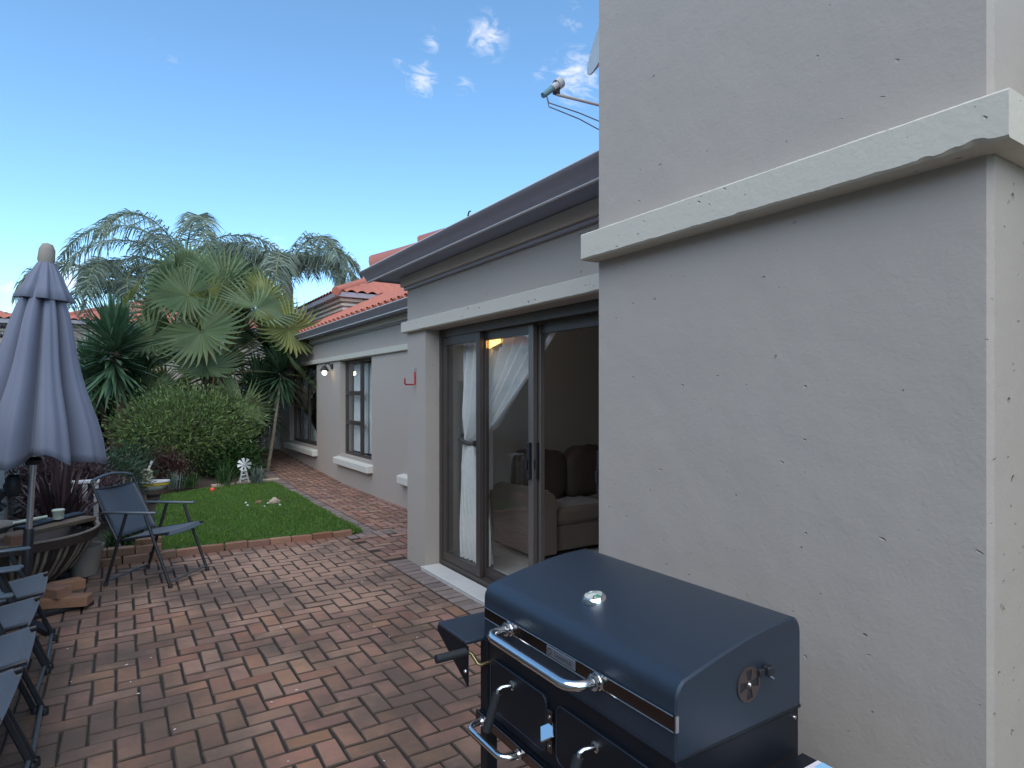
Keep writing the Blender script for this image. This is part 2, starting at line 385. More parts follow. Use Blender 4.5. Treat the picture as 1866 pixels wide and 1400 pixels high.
    def mesh(s, name, mats, smooth=None, recalc=True):
        me = bpy.data.meshes.new(name); me.from_pydata([tuple(v) for v in s.v], [], s.f)
        for m_ in (mats if isinstance(mats, (list, tuple)) else [mats]): me.materials.append(MATS[m_])
        if s.cur: me.polygons.foreach_set('material_index', s.mi)
        if recalc:
            import bmesh
            bm = bmesh.new(); bm.from_mesh(me); bmesh.ops.recalc_face_normals(bm, faces=bm.faces); bm.to_mesh(me); bm.free()
        if smooth is not None:
            me.shade_smooth()
            if smooth < 180: me.set_sharp_from_angle(angle=R(smooth))
        me.update(); return me
    def build(s, name, mats, parent=None, smooth=None, recalc=True):
        return link(name, s.mesh(name, mats, smooth, recalc), parent)

def link(name, me, parent=None):
    o = bpy.data.objects.new(name, me); COL.objects.link(o)
    if parent is not None: o.parent = parent
    return o
def tag(o, label=None, cat=None, group=None, kind=None):
    if label: o['label'] = label
    if cat: o['category'] = cat
    if group: o['group'] = group
    if kind: o['kind'] = kind
    return o
def empty(name, loc, label, cat, group=None, rz=0):
    o = bpy.data.objects.new(name, None); COL.objects.link(o); o.location = loc; o.rotation_euler = (0, 0, rz); o.empty_display_size = .1
    return tag(o, label, cat, group)
def struct(name, mb, mats, smooth=None): return tag(mb.build(name, mats, None, smooth), kind='structure')
def copy_tree(o, parent=None):
    c = o.copy(); COL.objects.link(c); c.parent = parent
    for ch in list(o.children): copy_tree(ch, c)
    return c
def leaves_mesh(name, V, F, matname):
    me = bpy.data.meshes.new(name)
    V = np.asarray(V, np.float32); F = np.asarray(F, np.int32)
    me.vertices.add(len(V)); me.vertices.foreach_set('co', V.ravel())
    k = F.shape[1]; me.loops.add(F.size); me.loops.foreach_set('vertex_index', F.ravel())
    me.polygons.add(len(F)); me.polygons.foreach_set('loop_start', np.arange(0, F.size, k, dtype=np.int32))
    try: me.polygons.foreach_set('loop_total', np.full(len(F), k, np.int32))
    except Exception: pass
    me.update(calc_edges=True); me.materials.append(MATS[matname]); return me
def cards(P, D, L, W, N=None, bend=0.):
    """leaf quads: base P, unit direction D, length L, width W -> folded two-quad blades with pointed end"""
    n = len(P); D = D / np.linalg.norm(D, axis=1, keepdims=True)
    if N is None: N = RNG.normal(size=(n, 3))
    S = np.cross(D, N); S /= np.maximum(np.linalg.norm(S, axis=1, keepdims=True), 1e-6)
    L = np.broadcast_to(np.asarray(L, float).reshape(-1, 1), (n, 1)); W = np.broadcast_to(np.asarray(W, float).reshape(-1, 1), (n, 1))
    down = np.array([0, 0, -1.0])
    A = P - S * W * .3; B = P + S * W * .3
    mid = P + D * L * .55 + down * L * bend * .3
    C = mid + S * W * .5; E = mid - S * W * .5
    T = P + D * L + down * L * bend
    V = np.stack([A, B, C, E, T], 1).reshape(-1, 3)
    i = np.arange(n)[:, None] * 5
    F4 = np.concatenate([i, i + 1, i + 2, i + 3], 1)
    F3 = np.concatenate([i + 3, i + 2, i + 4, i + 4], 1)
    return V, F4, F3
def card_mesh(name, P, D, L, W, matname, N=None, bend=0.):
    V, F4, F3 = cards(np.asarray(P, float), np.asarray(D, float), L, W, N, bend)
    me = bpy.data.meshes.new(name)
    nf = len(F4)
    loops = np.concatenate([F4.ravel(), F3[:, :3].ravel()]).astype(np.int32)
    me.vertices.add(len(V)); me.vertices.foreach_set('co', V.astype(np.float32).ravel())
    me.loops.add(len(loops)); me.loops.foreach_set('vertex_index', loops)
    me.polygons.add(2 * nf)
    starts = np.concatenate([np.arange(nf) * 4, nf * 4 + np.arange(nf) * 3]).astype(np.int32)
    me.polygons.foreach_set('loop_start', starts)
    me.update(calc_edges=True); me.validate(); me.materials.append(MATS[matname]); return me

# ================================================================== SETTING: ground
WALLX = 2.27; WINGX = 3.25; CHX = 1.745          # house wall plane, far wing plane, chimney front plane
PATIO_N = 6.45; LAWN_R = 2.24; BORD = 2.06
def path_z(y): return max(0.0, (y - 10.3) * .040) if y < 16 else .228
struct('ground', MB().grid(lambda u, v: (-250 + 500 * u, -250 + 500 * v, -.075), 10, 10), 'soil')
patio = struct('patio', MB().grid(lambda u, v: (-1.2 + (3.25 + 1.2) * u, -1.6 + (PATIO_N + 1.6 + .2) * v, -.012), 4, 8), 'joint_sand')
path = struct('path', MB().grid(lambda u, v: (LAWN_R + (WINGX - LAWN_R) * u, PATIO_N + .2 + 11 * v, -.012 + path_z(PATIO_N + .2 + 11 * v)), 2, 22), 'joint_sand')

def brick_meshes(n, L, W, H, matname, ch=.007, jit=.003, name='brick', dirty=False):
    out = []
    for i in range(n):
        q = lambda s=jit: random.uniform(-s, s)
        l2, w2 = L / 2, W / 2
        cor = [(-l2, -w2), (l2, -w2), (l2, w2), (-l2, w2)]
        v = []
        for (x, y) in cor: v.append((x, y, -H))
        side = [(x + q(), y + q()) for x, y in cor]
        for (x, y) in side: v.append((x, y, -ch * random.uniform(.7, 1.3)))
        for (x, y) in side: v.append((x - math.copysign(ch * random.uniform(.8, 1.6), x), y - math.copysign(ch * random.uniform(.8, 1.6), y), q(.0012)))
        f = [(8, 9, 10, 11)] + [(4 + k, 4 + (k + 1) % 4, 8 + (k + 1) % 4, 8 + k) for k in range(4)] + [(k, (k + 1) % 4, 4 + (k + 1) % 4, 4 + k) for k in range(4)]
        mb = MB(); mb.add(v, f[:1]); mb.cur = 1 if dirty else 0; o_ = len(mb.v); mb.f += f[1:]; mb.mi += [mb.cur] * (len(f) - 1)
        out.append(mb.mesh(name, [matname, 'joint_dirt'] if dirty else matname))
    return out
def lay(parent, spots, meshes, matname, limit=300):
    """spots: (x,y,z,rot). The ones that show largest become single bricks, the rest one joined part."""
    vis = sorted((s for s in spots if in_view(s[:3])), key=lambda s: depth_of(s))
    near = set(id(s) for s in vis[:limit])
    P, F, MI = [], [], []
    for s in spots:
        x, y, z, r = s
        me = random.choice(meshes)
        tilt = (random.gauss(0, .008), random.gauss(0, .008), r + random.gauss(0, .010))
        dz = random.gauss(0, .0016)
        if id(s) in near:
            o = link('brick', me, parent); o.location = (x, y, z + dz); o.rotation_euler = tilt
        else:
            M = Matrix.Translation((x, y, z + dz)) @ Euler(tilt).to_matrix().to_4x4()
            b = len(P); P.extend([M @ v.co for v in me.vertices]); F.extend([tuple(b + k for k in p.vertices) for p in me.polygons]); MI.extend([p.material_index for p in me.polygons])
    if P:
        mb = MB(); mb.add(P, F); mb.mi = MI; mb.cur = 1; o = mb.build('paving_bricks', [matname, 'joint_dirt'], parent, recalc=False); tag(o, kind='stuff')
def herring(x0, x1, y0, y1, m, zf=lambda y: 0):
    out = []
    nx = int((x1 - x0) / m) + 4; ny = int((y1 - y0) / m) + 4
    for i in range(-3, nx):
        for j in range(-3, ny):
            k = (i - j) % 4
            if k == 0: c = (x0 + (i + 1) * m, y0 + (j + .5) * m); r = 0; hx, hy = m, m / 2
            elif k == 3: c = (x0 + (i + .5) * m, y0 + (j + 1) * m); r = math.pi / 2; hx, hy = m / 2, m
            else: continue
            if c[0] - hx < x0 - .03 or c[0] + hx > x1 + .03 or c[1] - hy < y0 - m or c[1] + hy > y1 + .03: continue
            out.append((c[0], c[1], zf(c[1]), r + random.choice((0, math.pi))))
    return out
MOD = .1035
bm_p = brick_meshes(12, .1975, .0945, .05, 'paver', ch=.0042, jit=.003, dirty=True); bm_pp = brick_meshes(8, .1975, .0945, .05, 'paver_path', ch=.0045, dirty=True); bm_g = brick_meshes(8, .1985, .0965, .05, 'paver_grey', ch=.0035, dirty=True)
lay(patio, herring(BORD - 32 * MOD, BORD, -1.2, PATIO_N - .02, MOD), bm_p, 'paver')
# half bricks that close the zigzag along the border
def halves(parent, x0, x1, y0, y1, matname, zf=lambda y: 0):
    hm = brick_meshes(5, .0945, .0945, .05, matname, ch=.0048, dirty=True)
    for j in range(int((y1 - y0) / MOD) + 1):
        y = y0 + (j + .5) * MOD
        if y > y1: break
        for x, i in ((x1 - MOD / 2, round((x1 - x0) / MOD) - 1), (x0 + MOD / 2, 0)):
            k = (i - j) % 4
            if (x > x0 + MOD and k == 0) or (x < x0 + MOD and k == 1):
                if in_view((x, y, 0)):
                    o = link('half_brick', random.choice(hm), parent); o.location = (x, y, zf(y) + random.gauss(0, .001)); o.rotation_euler = (0, 0, random.gauss(0, .01))
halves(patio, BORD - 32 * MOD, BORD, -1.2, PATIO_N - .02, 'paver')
# grey border course along the house wall
edge = tag(MB().grid(lambda u, v: (BORD + .004 + .2 * u, -1.5 + 6.9 * v, -.008), 1, 4).build('border_course', 'joint_sand'), kind='structure')
lay(edge, [(BORD + .105, -1.4 + .1015 * k, 0, 0) for k in range(67)], bm_g, 'paver_grey')
lay(path, herring(BORD + .005, BORD + .005 + 11 * MOD, 5.42, PATIO_N + .02, MOD), bm_pp, 'paver_path', limit=90)
# path herringbone and its border along the lawn
NXP = 8
lay(path, herring(LAWN_R + .205, LAWN_R + .205 + NXP * MOD, PATIO_N + .13, 16.8, MOD, path_z) , bm_pp, 'paver_path')
halves(path, LAWN_R + .205, LAWN_R + .205 + NXP * MOD, PATIO_N + .13, 12, 'paver_path', path_z)
pb = tag(MB().grid(lambda u, v: (LAWN_R + .2 * u, PATIO_N + .14 + 6.2 * v, -.008 + path_z(PATIO_N + .14 + 6.2 * v)), 1, 8).build('path_border', 'joint_sand'), kind='structure')
lay(pb, [(LAWN_R + .1, PATIO_N + .2 + .1015 * k, path_z(PATIO_N + .2 + .1015 * k), 0) for k in range(60)], bm_g, 'paver_grey')
# a soldier row between patio and path mouth
lay(pb, [(BORD + .06 + .1015 * k, PATIO_N + .03 + .03, 0, math.pi / 2) for k in range(12)], bm_g, 'paver_grey')
# row across the end of the patio, at the lawn
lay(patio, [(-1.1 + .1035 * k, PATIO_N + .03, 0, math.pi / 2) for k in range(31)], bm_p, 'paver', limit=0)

# ---- lawn
lawn_poly = [(.33, 6.70), (LAWN_R, 6.62), (LAWN_R, 11.15), (1.9, 11.18), (1.2, 11.0), (.55, 10.65), (.40, 9.0)]
def inpoly(x, y, poly):
    c = np.zeros(len(x), bool); n = len(poly)
    for i in range(n):
        x1, y1 = poly[i]; x2, y2 = poly[(i + 1) % n]
        c ^= ((y1 > y) != (y2 > y)) & (x < (x2 - x1) * (y - y1) / (y2 - y1 + 1e-9) + x1)
    return c
lw = MB(); lw.prism(lawn_poly, 'z', -.07, .012)
lawn = struct('lawn', lw, 'turf_soil')
def grass(n, poly, z, h, name):
    xs = np.array([p[0] for p in poly]); ys = np.array([p[1] for p in poly])
    X = RNG.uniform(xs.min(), xs.max(), n); Y = RNG.uniform(ys.min(), ys.max(), n); k = inpoly(X, Y, poly)
    k &= ~(((X - 2.02) ** 2 / .035 + (Y - 9.05) ** 2 / .05 < 1) & (RNG.random(n) < .8))
    X, Y = X[k], Y[k]; m = len(X)
    patch = .75 + .35 * np.sin(X * 3.1 + 1.3 * np.sin(Y * 2.2)) * np.cos(Y * 2.7)
    P = np.stack([X, Y, np.full(m, z)], 1)
    D = np.stack([RNG.normal(0, .45, m), RNG.normal(0, .45, m), np.ones(m)], 1)
    return card_mesh(name, P, D, h * RNG.uniform(.4, 1.6, m) * patch, RNG.uniform(.004, .008, m), 'grass', bend=.15)
gr = tag(link('grass', grass(150000, [(.31, 6.655), (LAWN_R + .03, 6.585), (LAWN_R + .03, 11.17)] + lawn_poly[3:], .008, .05, 'grass')), label='short green lawn grass between the brick path and the flower bed', cat='grass', kind='stuff')
# soil bed round the lawn
bed = MB()
def bed_h(x, y):
    k = max(0, min(1, (y - 11.15) / .2))
    return -.012 * (1 - k) + k * (.05 + .10 * max(0, min(1, (y - 11.0) / 3)) + .02 * math.sin(5 * x + 3 * y) * math.cos(4 * y - 2 * x))
bed.grid(lambda u, v: (-1.05 + 3.28 * u, 10.4 + 8.0 * v, bed_h(-1.05 + 3.28 * u, 10.4 + 8.0 * v)), 30, 80)
struct('flower_bed', bed, 'soil', 60)
bed2 = MB(); bed2.grid(lambda u, v: (-1.05 + (1.30 + .12 * v) * u, 6.60 + 4.6 * v, .07 + .03 * math.sin(9 * u + 14 * v)), 14, 40)
struct('side_bed', bed2, 'soil', 60)

# lawn edging: bricks laid on their long edge
edging = empty('lawn_edging', (1.2, 6.62, 0), 'single row of bricks edging the lawn beside the patio', 'edging')
eb = brick_meshes(5, .20, .055, .085, 'loose_brick')
for k in range(9):
    o = link('brick', random.choice(eb), edging); t = k / 8.
    o.location = (.36 + .21 * k - 1.2, 6.665 - .075 * t - 6.62, .058 + random.gauss(0, .004)); o.rotation_euler = (random.gauss(0, .03), random.gauss(0, .02), -.04 + random.gauss(0, .02))
far_edging = empty('bed_edging', (1.6, 11.1, 0), 'flat stone kerb pieces between the lawn and the flower bed', 'edging')
for (a, b_) in (((1.28, 10.99), (1.62, 11.08)), ((1.66, 11.12), (2.02, 11.18)), ((2.04, 11.19), (2.36, 11.24))):
    mb = MB(); d = Vector((b_[0] - a[0], b_[1] - a[1], 0)); M = Matrix.Translation((a[0] - 1.6, a[1] - 11.1, 0)) @ Matrix.Rotation(math.atan2(d.y, d.x), 4, 'Z')
    mb.box((0, -.04, -.03), (d.length, .05, .07), M, .008); mb.build('kerb_stone', 'stone_pale', far_edging)
# low brick retaining wall left of the lawn
bwall = empty('low_brick_wall', (-.2, 6.58, 0), 'low two-course brick wall behind the grey flowerpot', 'wall')
wb = brick_meshes(6, .205, .10, .068, 'wall_brick', ch=.006)
for c_ in range(2):
    for k in range(6 if c_ == 0 else 5):
        o = link('brick', random.choice(wb), bwall)
        o.location = (-.72 + .215 * k + .1 * c_ + .2, random.gauss(0, .006) + .03 * c_, .07 + .075 * c_); o.rotation_euler = (random.gauss(0, .015), random.gauss(0, .02), random.gauss(0, .03))
for k, (x, y, r_) in enumerate(((.26, .32, 1.4), (.30, .56, 1.5), (.27, .05, .1))):
    o = link('brick', random.choice(wb), bwall); o.location = (x + .17, y, .15 + .05 * (k == 2)); o.rotation_euler = (.02, .03, r_)

# ================================================================== HOUSE
house = empty('house', (WALLX, 3.0, 0), 'taupe plastered single-storey house with cream bands, red roof and glass sliding door', 'house')
H0 = Vector((WALLX, 3.0, 0))
def hb(mb, name, mats, parent=None, smooth=None, lab=None):
    """world-space mesh under the house"""
    mb.v = [tuple(Vector(v) - H0) for v in mb.v]
    o = mb.build(name, mats, parent if parent is not None else house, smooth)
    if lab: o['label'] = lab
    return o
DY0, DY1 = 2.12, 4.95; DTOP = 2.10; NB = 5.345     # door opening, building end
w = MB()
w.box((WALLX, DY1, -.05), (WALLX + .2, NB, DTOP)); w.box((WALLX, -3.0, DTOP), (WALLX + .2, NB, 2.62)); w.box((WALLX, -3.0, -.05), (WALLX + .2, DY0, DTOP))
w.box((WALLX + .2, NB - .13, -.05), (WINGX + .2, NB, 2.62)); hb(w, 'wall', 'plaster')
# chimney breast with its projecting band
c = MB(); CY0, CY1 = .612, 2.04
c.box((CHX, CY0, -.05), (WALLX - .002, CY1, 6.2), ch=.012); chim = hb(c, 'chimney', 'plaster', smooth=35)
def band(y0, y1, xf, xb, z0, z1, n=90, chip=()):
    """front strip with slightly uneven edges, wrapped round both ends"""
    mb = MB(); P = 0.006
    pts = []
    for i in range(n + 1):
        t = i / n; y = y0 + (y1 - y0) * t
        wob = .0005 * math.sin(y * 23) + .0006 * math.sin(y * 61 + 1) + random.uniform(-.0010, .0010)
        cz = 0.
        for (yc, wd, dp) in chip:
            cz += dp * math.exp(-((y - yc) / wd) ** 4)
        pts.append([(xf + P, y, z1 + .0004 * math.sin(y * 31) + random.uniform(-.0006, .0006)), (xf, y, z1 - P + wob * .4), (xf, y, z0 + P + wob + cz), (xf + P * 1.2 + cz * .8, y, z0 + wob * .5 + cz * .55), (xb, y, z0), (xb, y, z1)])
    vs = [p for q in pts for p in q]; fs = []
    for i in range(n):
        for k in range(6): fs.append((i * 6 + k, i * 6 + (k + 1) % 6, (i + 1) * 6 + (k + 1) % 6, (i + 1) * 6 + k))
    fs.append(tuple(range(6))); fs.append(tuple(n * 6 + k for k in reversed(range(6))))
    return mb.add(vs, fs)
BX = 1.660; BZ0, BZ1 = 2.101, 2.212
hb(band(.552, CY1 + .006, BX, CHX + .004, BZ0, BZ1, n=160, chip=((.615, .022, .010), (.66, .016, .006), (.72, .012, .004), (1.25, .015, .002))), 'band', 'trim', chim, 25)
b2 = MB(); b2.box((CHX + .0045, .552, BZ0 + .001), (WALLX - .004, CY0 + .003, BZ1 - .001), ch=.005)
hb(b2, 'band_return', 'trim', chim, 40)
# lintel band above the door
hb(band(CY1 + .08, NB + .035, WALLX - .05, WALLX + .003, DTOP + .0, DTOP + .098, n=60, chip=((4.9, .02, .004), (2.6, .02, .005))), 'lintel', 'trim', None, 25)
# cornice, soffit, gutter of the near block
def eaves(xw, y0, y1, ov, prefix='', endcap=True, zs=2.6):
    m1 = MB(); m1.box((xw - .03, y0, zs - .105), (xw - .002, y1 + .02, zs - .078), ch=.004); hb(m1, 'cornice', 'gutter')
    m1 = MB(); m1.box((xw - .06, y0, zs - .076), (xw - .002, y1 + .03, zs + .012), ch=.004); hb(m1, 'cornice', 'fascia')
    m1 = MB(); m1.box((xw - ov + .07, y0, zs + .014), (xw + .19, y1 + ov - .07, zs + .03)); hb(m1, 'soffit', 'soffit')
    xf = xw - ov
    prof = [(xf + .10, zs + .012), (xf + .095, zs - .004), (xf + .075, zs + .002), (xf + .055, zs + .030), (xf + .030, zs + .052), (xf + .012, zs + .068), (xf, zs + .078), (xf - .004, zs + .086), (xf + .004, zs + .092), (xf + .012, zs + .086), (xf + .03, zs + .07), (xf + .10, zs + .07)]
    m1 = MB(); m1.prism(prof, 'y', y0, y1 + ov); hb(m1, 'gutter', 'gutter', None, 40)
    m1 = MB(); m1.tube([(xf + .001, y0, zs + .0895), (xf + .001, y1 + ov + .002, zs + .0895)], .0065, 6); hb(m1, 'gutter_lip', 'gutter_lip', None, 60)
    m1 = MB(); m1.tube([(xf + .074, y0, zs - .003), (xf + .074, y1 + ov + .002, zs - .003)], .008, 6); hb(m1, 'gutter_bead', 'gutter_lip', None, 60)
    if endcap:
        m1 = MB(); ye = y1 + ov
        prof2 = [(2 * ye - 0 - 0, 0)]
        pr = [(ye - (p[0] - xf) + .004, p[1]) for p in prof]
        m1.prism(pr, 'x', xf + .1, xw + 1.2); hb(m1, 'gutter', 'gutter', None, 40)
eaves(WALLX, CY1 + .003, NB, .34)
# roof of the near block (hip end) with barrel tiles
PITCH = math.tan(R(27))
def roof_z(x, y, x_e, y_e, z_e): return z_e + PITCH * min(x - x_e, y_e - y)
roof = MB(); XE, YE, ZE = WALLX - .22, NB + .235, 2.640
roof.add([(XE, -3, ZE), (XE, YE, ZE), (XE + 3.2, YE - 3.2, ZE + 3.2 * PITCH), (XE + 3.2, -3, ZE + 3.2 * PITCH), (XE + 6.4, YE, ZE), (XE + 6.4, -3, ZE)], [(0, 1, 2, 3), (1, 4, 2), (4, 5, 3, 2)])
rf = hb(roof, 'roof', 'roof_tile')
def tile_mesh(wd=.30, ln=.40, name='roof_tile'):
    mb = MB(); n = 8
    top = []; bot = []
    for i in range(n + 1):
        t = i / n; x = (t - .5) * wd * 1.05; z = .052 * math.sin(math.pi * t) ** .8 if t < 1 else 0
        top.append((x, z))
    vs = []
    for yy, zz in ((0, .012), (ln, 0)):
        for (x, z) in top: vs.append((x, yy, z + zz + .008))
    for (x, z) in top: vs.append((x, 0, z + .012 - .010))
    m_ = n + 1
    fs = [(i, i + 1, m_ + i + 1, m_ + i) for i in range(n)] + [(2 * m_ + i, 2 * m_ + i + 1, i + 1, i) for i in range(n)]
    mb.add(vs, fs); return mb.mesh(name, 'roof_tile', 50)
TM = tile_mesh()
def tile_row(y0, y1, rows, xe, ye, ze, parent, dy=.285, dx=.33):
    for r_ in range(rows):
        k = 0; y = y0
        while y < y1:
            x = xe + .0 + r_ * dx
            if (ye - y) > (x - xe) - .05:
                o = link('roof_tile', TM, parent)
                # local x along the eave (world y), local y up the slope (world +x)
                M = Matrix(((0, math.cos(R(27)), -math.sin(R(27)), 0), (-1, 0, 0, 0), (0, math.sin(R(27)), math.cos(R(27)), 0), (0, 0, 0, 1)))
                o.matrix_parent_inverse = Matrix.Identity(4)
                loc = Vector((x, y, ze + PITCH * (x - xe) + .004)) - H0
                o.matrix_local = Matrix.Translation(loc) @ M
            y += dy
tile_row(2.1, YE - .08, 5, XE, YE, ZE, rf)
# hip caps
for k in range(9):
    t = .04 + k * .34
    mb = MB(); a = Vector((XE + t - .05, YE - t + .05, ZE + t * PITCH + .070 - .015 * min(k, 3))); b_ = Vector((XE + t + .30, YE - t - .30, ZE + (t + .30) * PITCH + .04))
    mb.tube([a, a.lerp(b_, .5), b_], [.115, .105, .10], 12); hb(mb, 'ridge_tile', 'roof_tile', rf, 50)
hkm = MB(); ap = onx(853, 392, XE + .25)
hkm.tube([ap + Vector((0, 0, -.12)), ap + Vector((0, 0, .0)), ap + Vector((0, -.015, .022)), ap + Vector((0, -.04, .02))], .006, 6); hb(hkm, 'roof_clip', 'lamp_iron', rf, 60)

# far wing: walls with window openings
W1 = (9.03, 10.62); W2 = (12.10, 14.35); WZ0, WZ1 = .50, 2.115; WEND = 15.25
w = MB()
w.box((WINGX, NB + .003, -.05), (WINGX + .2, W1[0], WZ1)); w.box((WINGX, W1[1], -.05), (WINGX + .2, W2[0], WZ1)); w.box((WINGX, W2[1], -.05), (WINGX + .2, WEND, WZ1))
for a, b_ in (W1, W2): w.box((WINGX, a, -.05), (WINGX + .2, b_, WZ0))
w.box((WINGX, NB + .003, WZ1), (WINGX + .2, WEND, 2.62)); w.box((WINGX + .2, WEND - .2, -.05), (8, WEND, 2.62)); hb(w, 'wall', 'plaster_far')
hb(band(NB + .01, WEND + .04, WINGX - .045, WINGX + .003, 2.118, 2.20, n=60), 'lintel', 'trim', None, 25)
eaves(WINGX, NB + .004, WEND, .34, zs=2.60)
FXE = WINGX - .28; FZE = 2.675
rm = MB()
def wavy(u, v):
    y = NB + .1 + (WEND + .25 - NB) * u; x = FXE + .045 + 2.55 * v
    ph = (y / .235) % 1.0; row = (v * 2.6 / .33) % 1.0
    z = FZE + PITCH * (x - FXE) + .065 * abs(math.sin(math.pi * ph)) + .03 * (1 - row)
    return (x, y, z)
rm.grid(wavy, 420, 24); fr_ = hb(rm, 'roof_tiles', 'roof_tile_far', None, 70); fr_['kind'] = 'stuff'
for k in range(46):      # barrel ends at the eave
    y = NB + .25 + .235 * k
    if y > WEND + .2: break
    mb = MB(); mb.tube([(FXE + .045, y, FZE + .045), (FXE + .20, y, FZE + .12)], .058, 10); hb(mb, 'eave_tile', 'roof_tile_far', None, 60)
mb = MB(); mb.add([(FXE + 2.55, NB, FZE + 2.55 * PITCH), (FXE + 2.55, WEND, FZE + 2.55 * PITCH), (FXE + 5.1, WEND, FZE), (FXE + 5.1, NB, FZE)], [(0, 1, 2, 3)]); hb(mb, 'roof', 'roof_tile_far')
# windows of the wing
def window(y0, y1, z0, z1, xf, cols, rows_left, label):
    wd = MB(); f = .045; t = .05
    wd.box((xf, y0, z0), (xf + t, y0 + f, z1)); wd.box((xf, y1 - f, z0), (xf + t, y1, z1)); wd.box((xf, y0 + f, z0), (xf + t, y1 - f, z0 + f)); wd.box((xf, y0 + f, z1 - f), (xf + t, y1 - f, z1))
    win = hb(wd, 'window', 'door_frame'); win['label'] = label
    ys = [y0 + f] + cols + [y1 - f]
    for yc in cols:
        q = MB(); q.box((xf - .004, yc - .03, z0 + f), (xf + t - .004, yc + .03, z1 - f)); hb(q, 'mullion', 'door_frame', win)
    for i in range(len(ys) - 1):
        a = ys[i] + (.03 if i > 0 else 0); b_ = ys[i + 1] - (.03 if i < len(ys) - 2 else 0)
        zs = [z0 + f] + (rows_left if i == len(ys) - 2 else []) + [z1 - f]
        for zc in zs[1:-1]:
            q = MB(); q.box((xf - .002, a, zc - .035), (xf + t - .002, b_, zc + .035)); hb(q, 'transom', 'door_frame', win)
        for j in range(len(zs) - 1):
            q = MB(); lo = zs[j] + (.035 if j > 0 else 0); hi = zs[j + 1] - (.035 if j < len(zs) - 2 else 0)
            q.box((xf + .02, a + .001, lo + .001), (xf + .025, b_ - .001, hi - .001)); hb(q, 'pane', 'glass', win)
    return win
window(W1[0], W1[1], WZ0, WZ1, WINGX + .10, [9.80], [1.05, 1.55], 'narrow dark-framed window beside the wall lamp')
window(W2[0], W2[1], WZ0, WZ1, WINGX + .10, [13.1, 13.75], [1.22], 'dark-framed window behind the leaning yucca')
def sill(y0, y1):
    q = MB(); q.box((WINGX - .10, y0, .33), (WINGX + .098, y1, .475), ch=.012)
    q.v = [(x, y, z - (.03 if x < WINGX - .05 and z > .4 else 0)) for x, y, z in q.v]
    return hb(q, 'window_sill', 'sill_paint', None, 35)
sill(W1[0] - .06, W1[1] + .08); sill(W2[0] - .06, W2[1] + .10); sill(6.3, 7.80)
# wing room behind the windows
q = MB(); q.box((WINGX + .2, NB + .05, -.04), (7.0, WEND - .2, .02)); hb(q, 'room_floor', 'carpet')
q = MB(); q.box((WINGX + .2, NB + .05, 2.5), (8.2, WEND - .2, 2.55)); hb(q, 'room_ceiling', 'room_ceiling')
q = MB(); q.box((6.0, NB + .05, .02), (6.1, WEND - .2, 2.5)); q.box((WINGX + .2, 8.2, .02), (6.0, 8.3, 2.5)); q.box((WINGX + .2, 11.3, .02), (6.0, 11.4, 2.5)); hb(q, 'room_wall', 'room_wall')
# near room behind the sliding door
FL = .035
q = MB(); q.box((WALLX + .2, -2, -.04), (6.6, NB - .13, FL)); hb(q, 'room_floor', 'carpet')
q = MB(); q.box((WALLX + .2, -2, 2.52), (6.6, NB - .13, 2.57)); hb(q, 'room_ceiling', 'room_ceiling')
q = MB(); q.box((6.5, -2, FL), (6.6, NB - .135, 2.52)); q.box((WALLX + .205, -2.1, FL), (6.6, -2.0, 2.52)); q.box((WINGX + .205, NB - .13, FL), (6.6, NB - .02, 2.52)); hb(q, 'room_wall', 'room_wall')
q = MB(); q.box((WALLX + .201, NB - .145, FL + .002), (6.45, NB - .1315, 2.515)); hb(q, 'room_wall', 'room_wall')
# step under the door
q = MB(); q.box((WALLX - .045, DY0, -.03), (WALLX + .13, DY1 - .004, .028), ch=.006)
st = hb(q, 'door_step', 'tile_step', None, 30)
for k in range(5):
    q = MB(); ya = DY0 + .02 + .56 * k; q.box((WALLX - .055, ya, .0285), (WALLX + .125, min(ya + .552, DY1 - .006), .036), ch=.0025); hb(q, 'step_tile', 'tile_step', st)
# sliding door
DX = WALLX + .135
dm = MB(); f = .055
dm.box((DX, DY1 - f, .037), (DX + .11, DY1 - .001, DTOP)); dm.box((DX, DY0 + .001, .037), (DX + .11, DY0 + f, DTOP)); dm.box((DX, DY0 + f, DTOP - .07), (DX + .11, DY1 - f, DTOP - .001)); dm.box((DX, DY0 + f, .037), (DX + .11, DY1 - f, .075))
door = hb(dm, 'sliding_door', 'door_frame'); door['label'] = 'dark bronze aluminium sliding door with tall glass panes'
def leaf(ya, yb, x, glassy=True, light=(False, False), wid=.06):
    # one sliding leaf: stiles, rails, pane
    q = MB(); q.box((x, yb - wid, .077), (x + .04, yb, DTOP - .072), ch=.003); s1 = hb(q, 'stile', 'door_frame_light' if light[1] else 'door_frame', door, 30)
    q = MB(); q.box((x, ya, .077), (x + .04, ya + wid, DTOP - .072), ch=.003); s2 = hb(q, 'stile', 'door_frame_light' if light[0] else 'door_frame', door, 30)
    q = MB(); q.box((x + .002, ya + wid, .077), (x + .038, yb - wid, .15)); hb(q, 'rail', 'door_frame', door)
    q = MB(); q.box((x + .002, ya + wid, DTOP - .14), (x + .038, yb - wid, DTOP - .072)); hb(q, 'rail', 'door_frame', door)
    if glassy:
        q = MB(); q.box((x + .016, ya + wid, .15), (x + .022, yb - wid, DTOP - .14)); hb(q, 'pane', 'glass', door)
    return s1, s2
leaf(4.24, DY1 - f, DX + .008, True)
leaf(3.565, 4.30, DX + .056, True, (True, False))
leaf(DY0 + f, 2.86, DX + .056, True, (False, True))
leaf(2.83, 3.60, DX + .108, False, (True, True), .05)
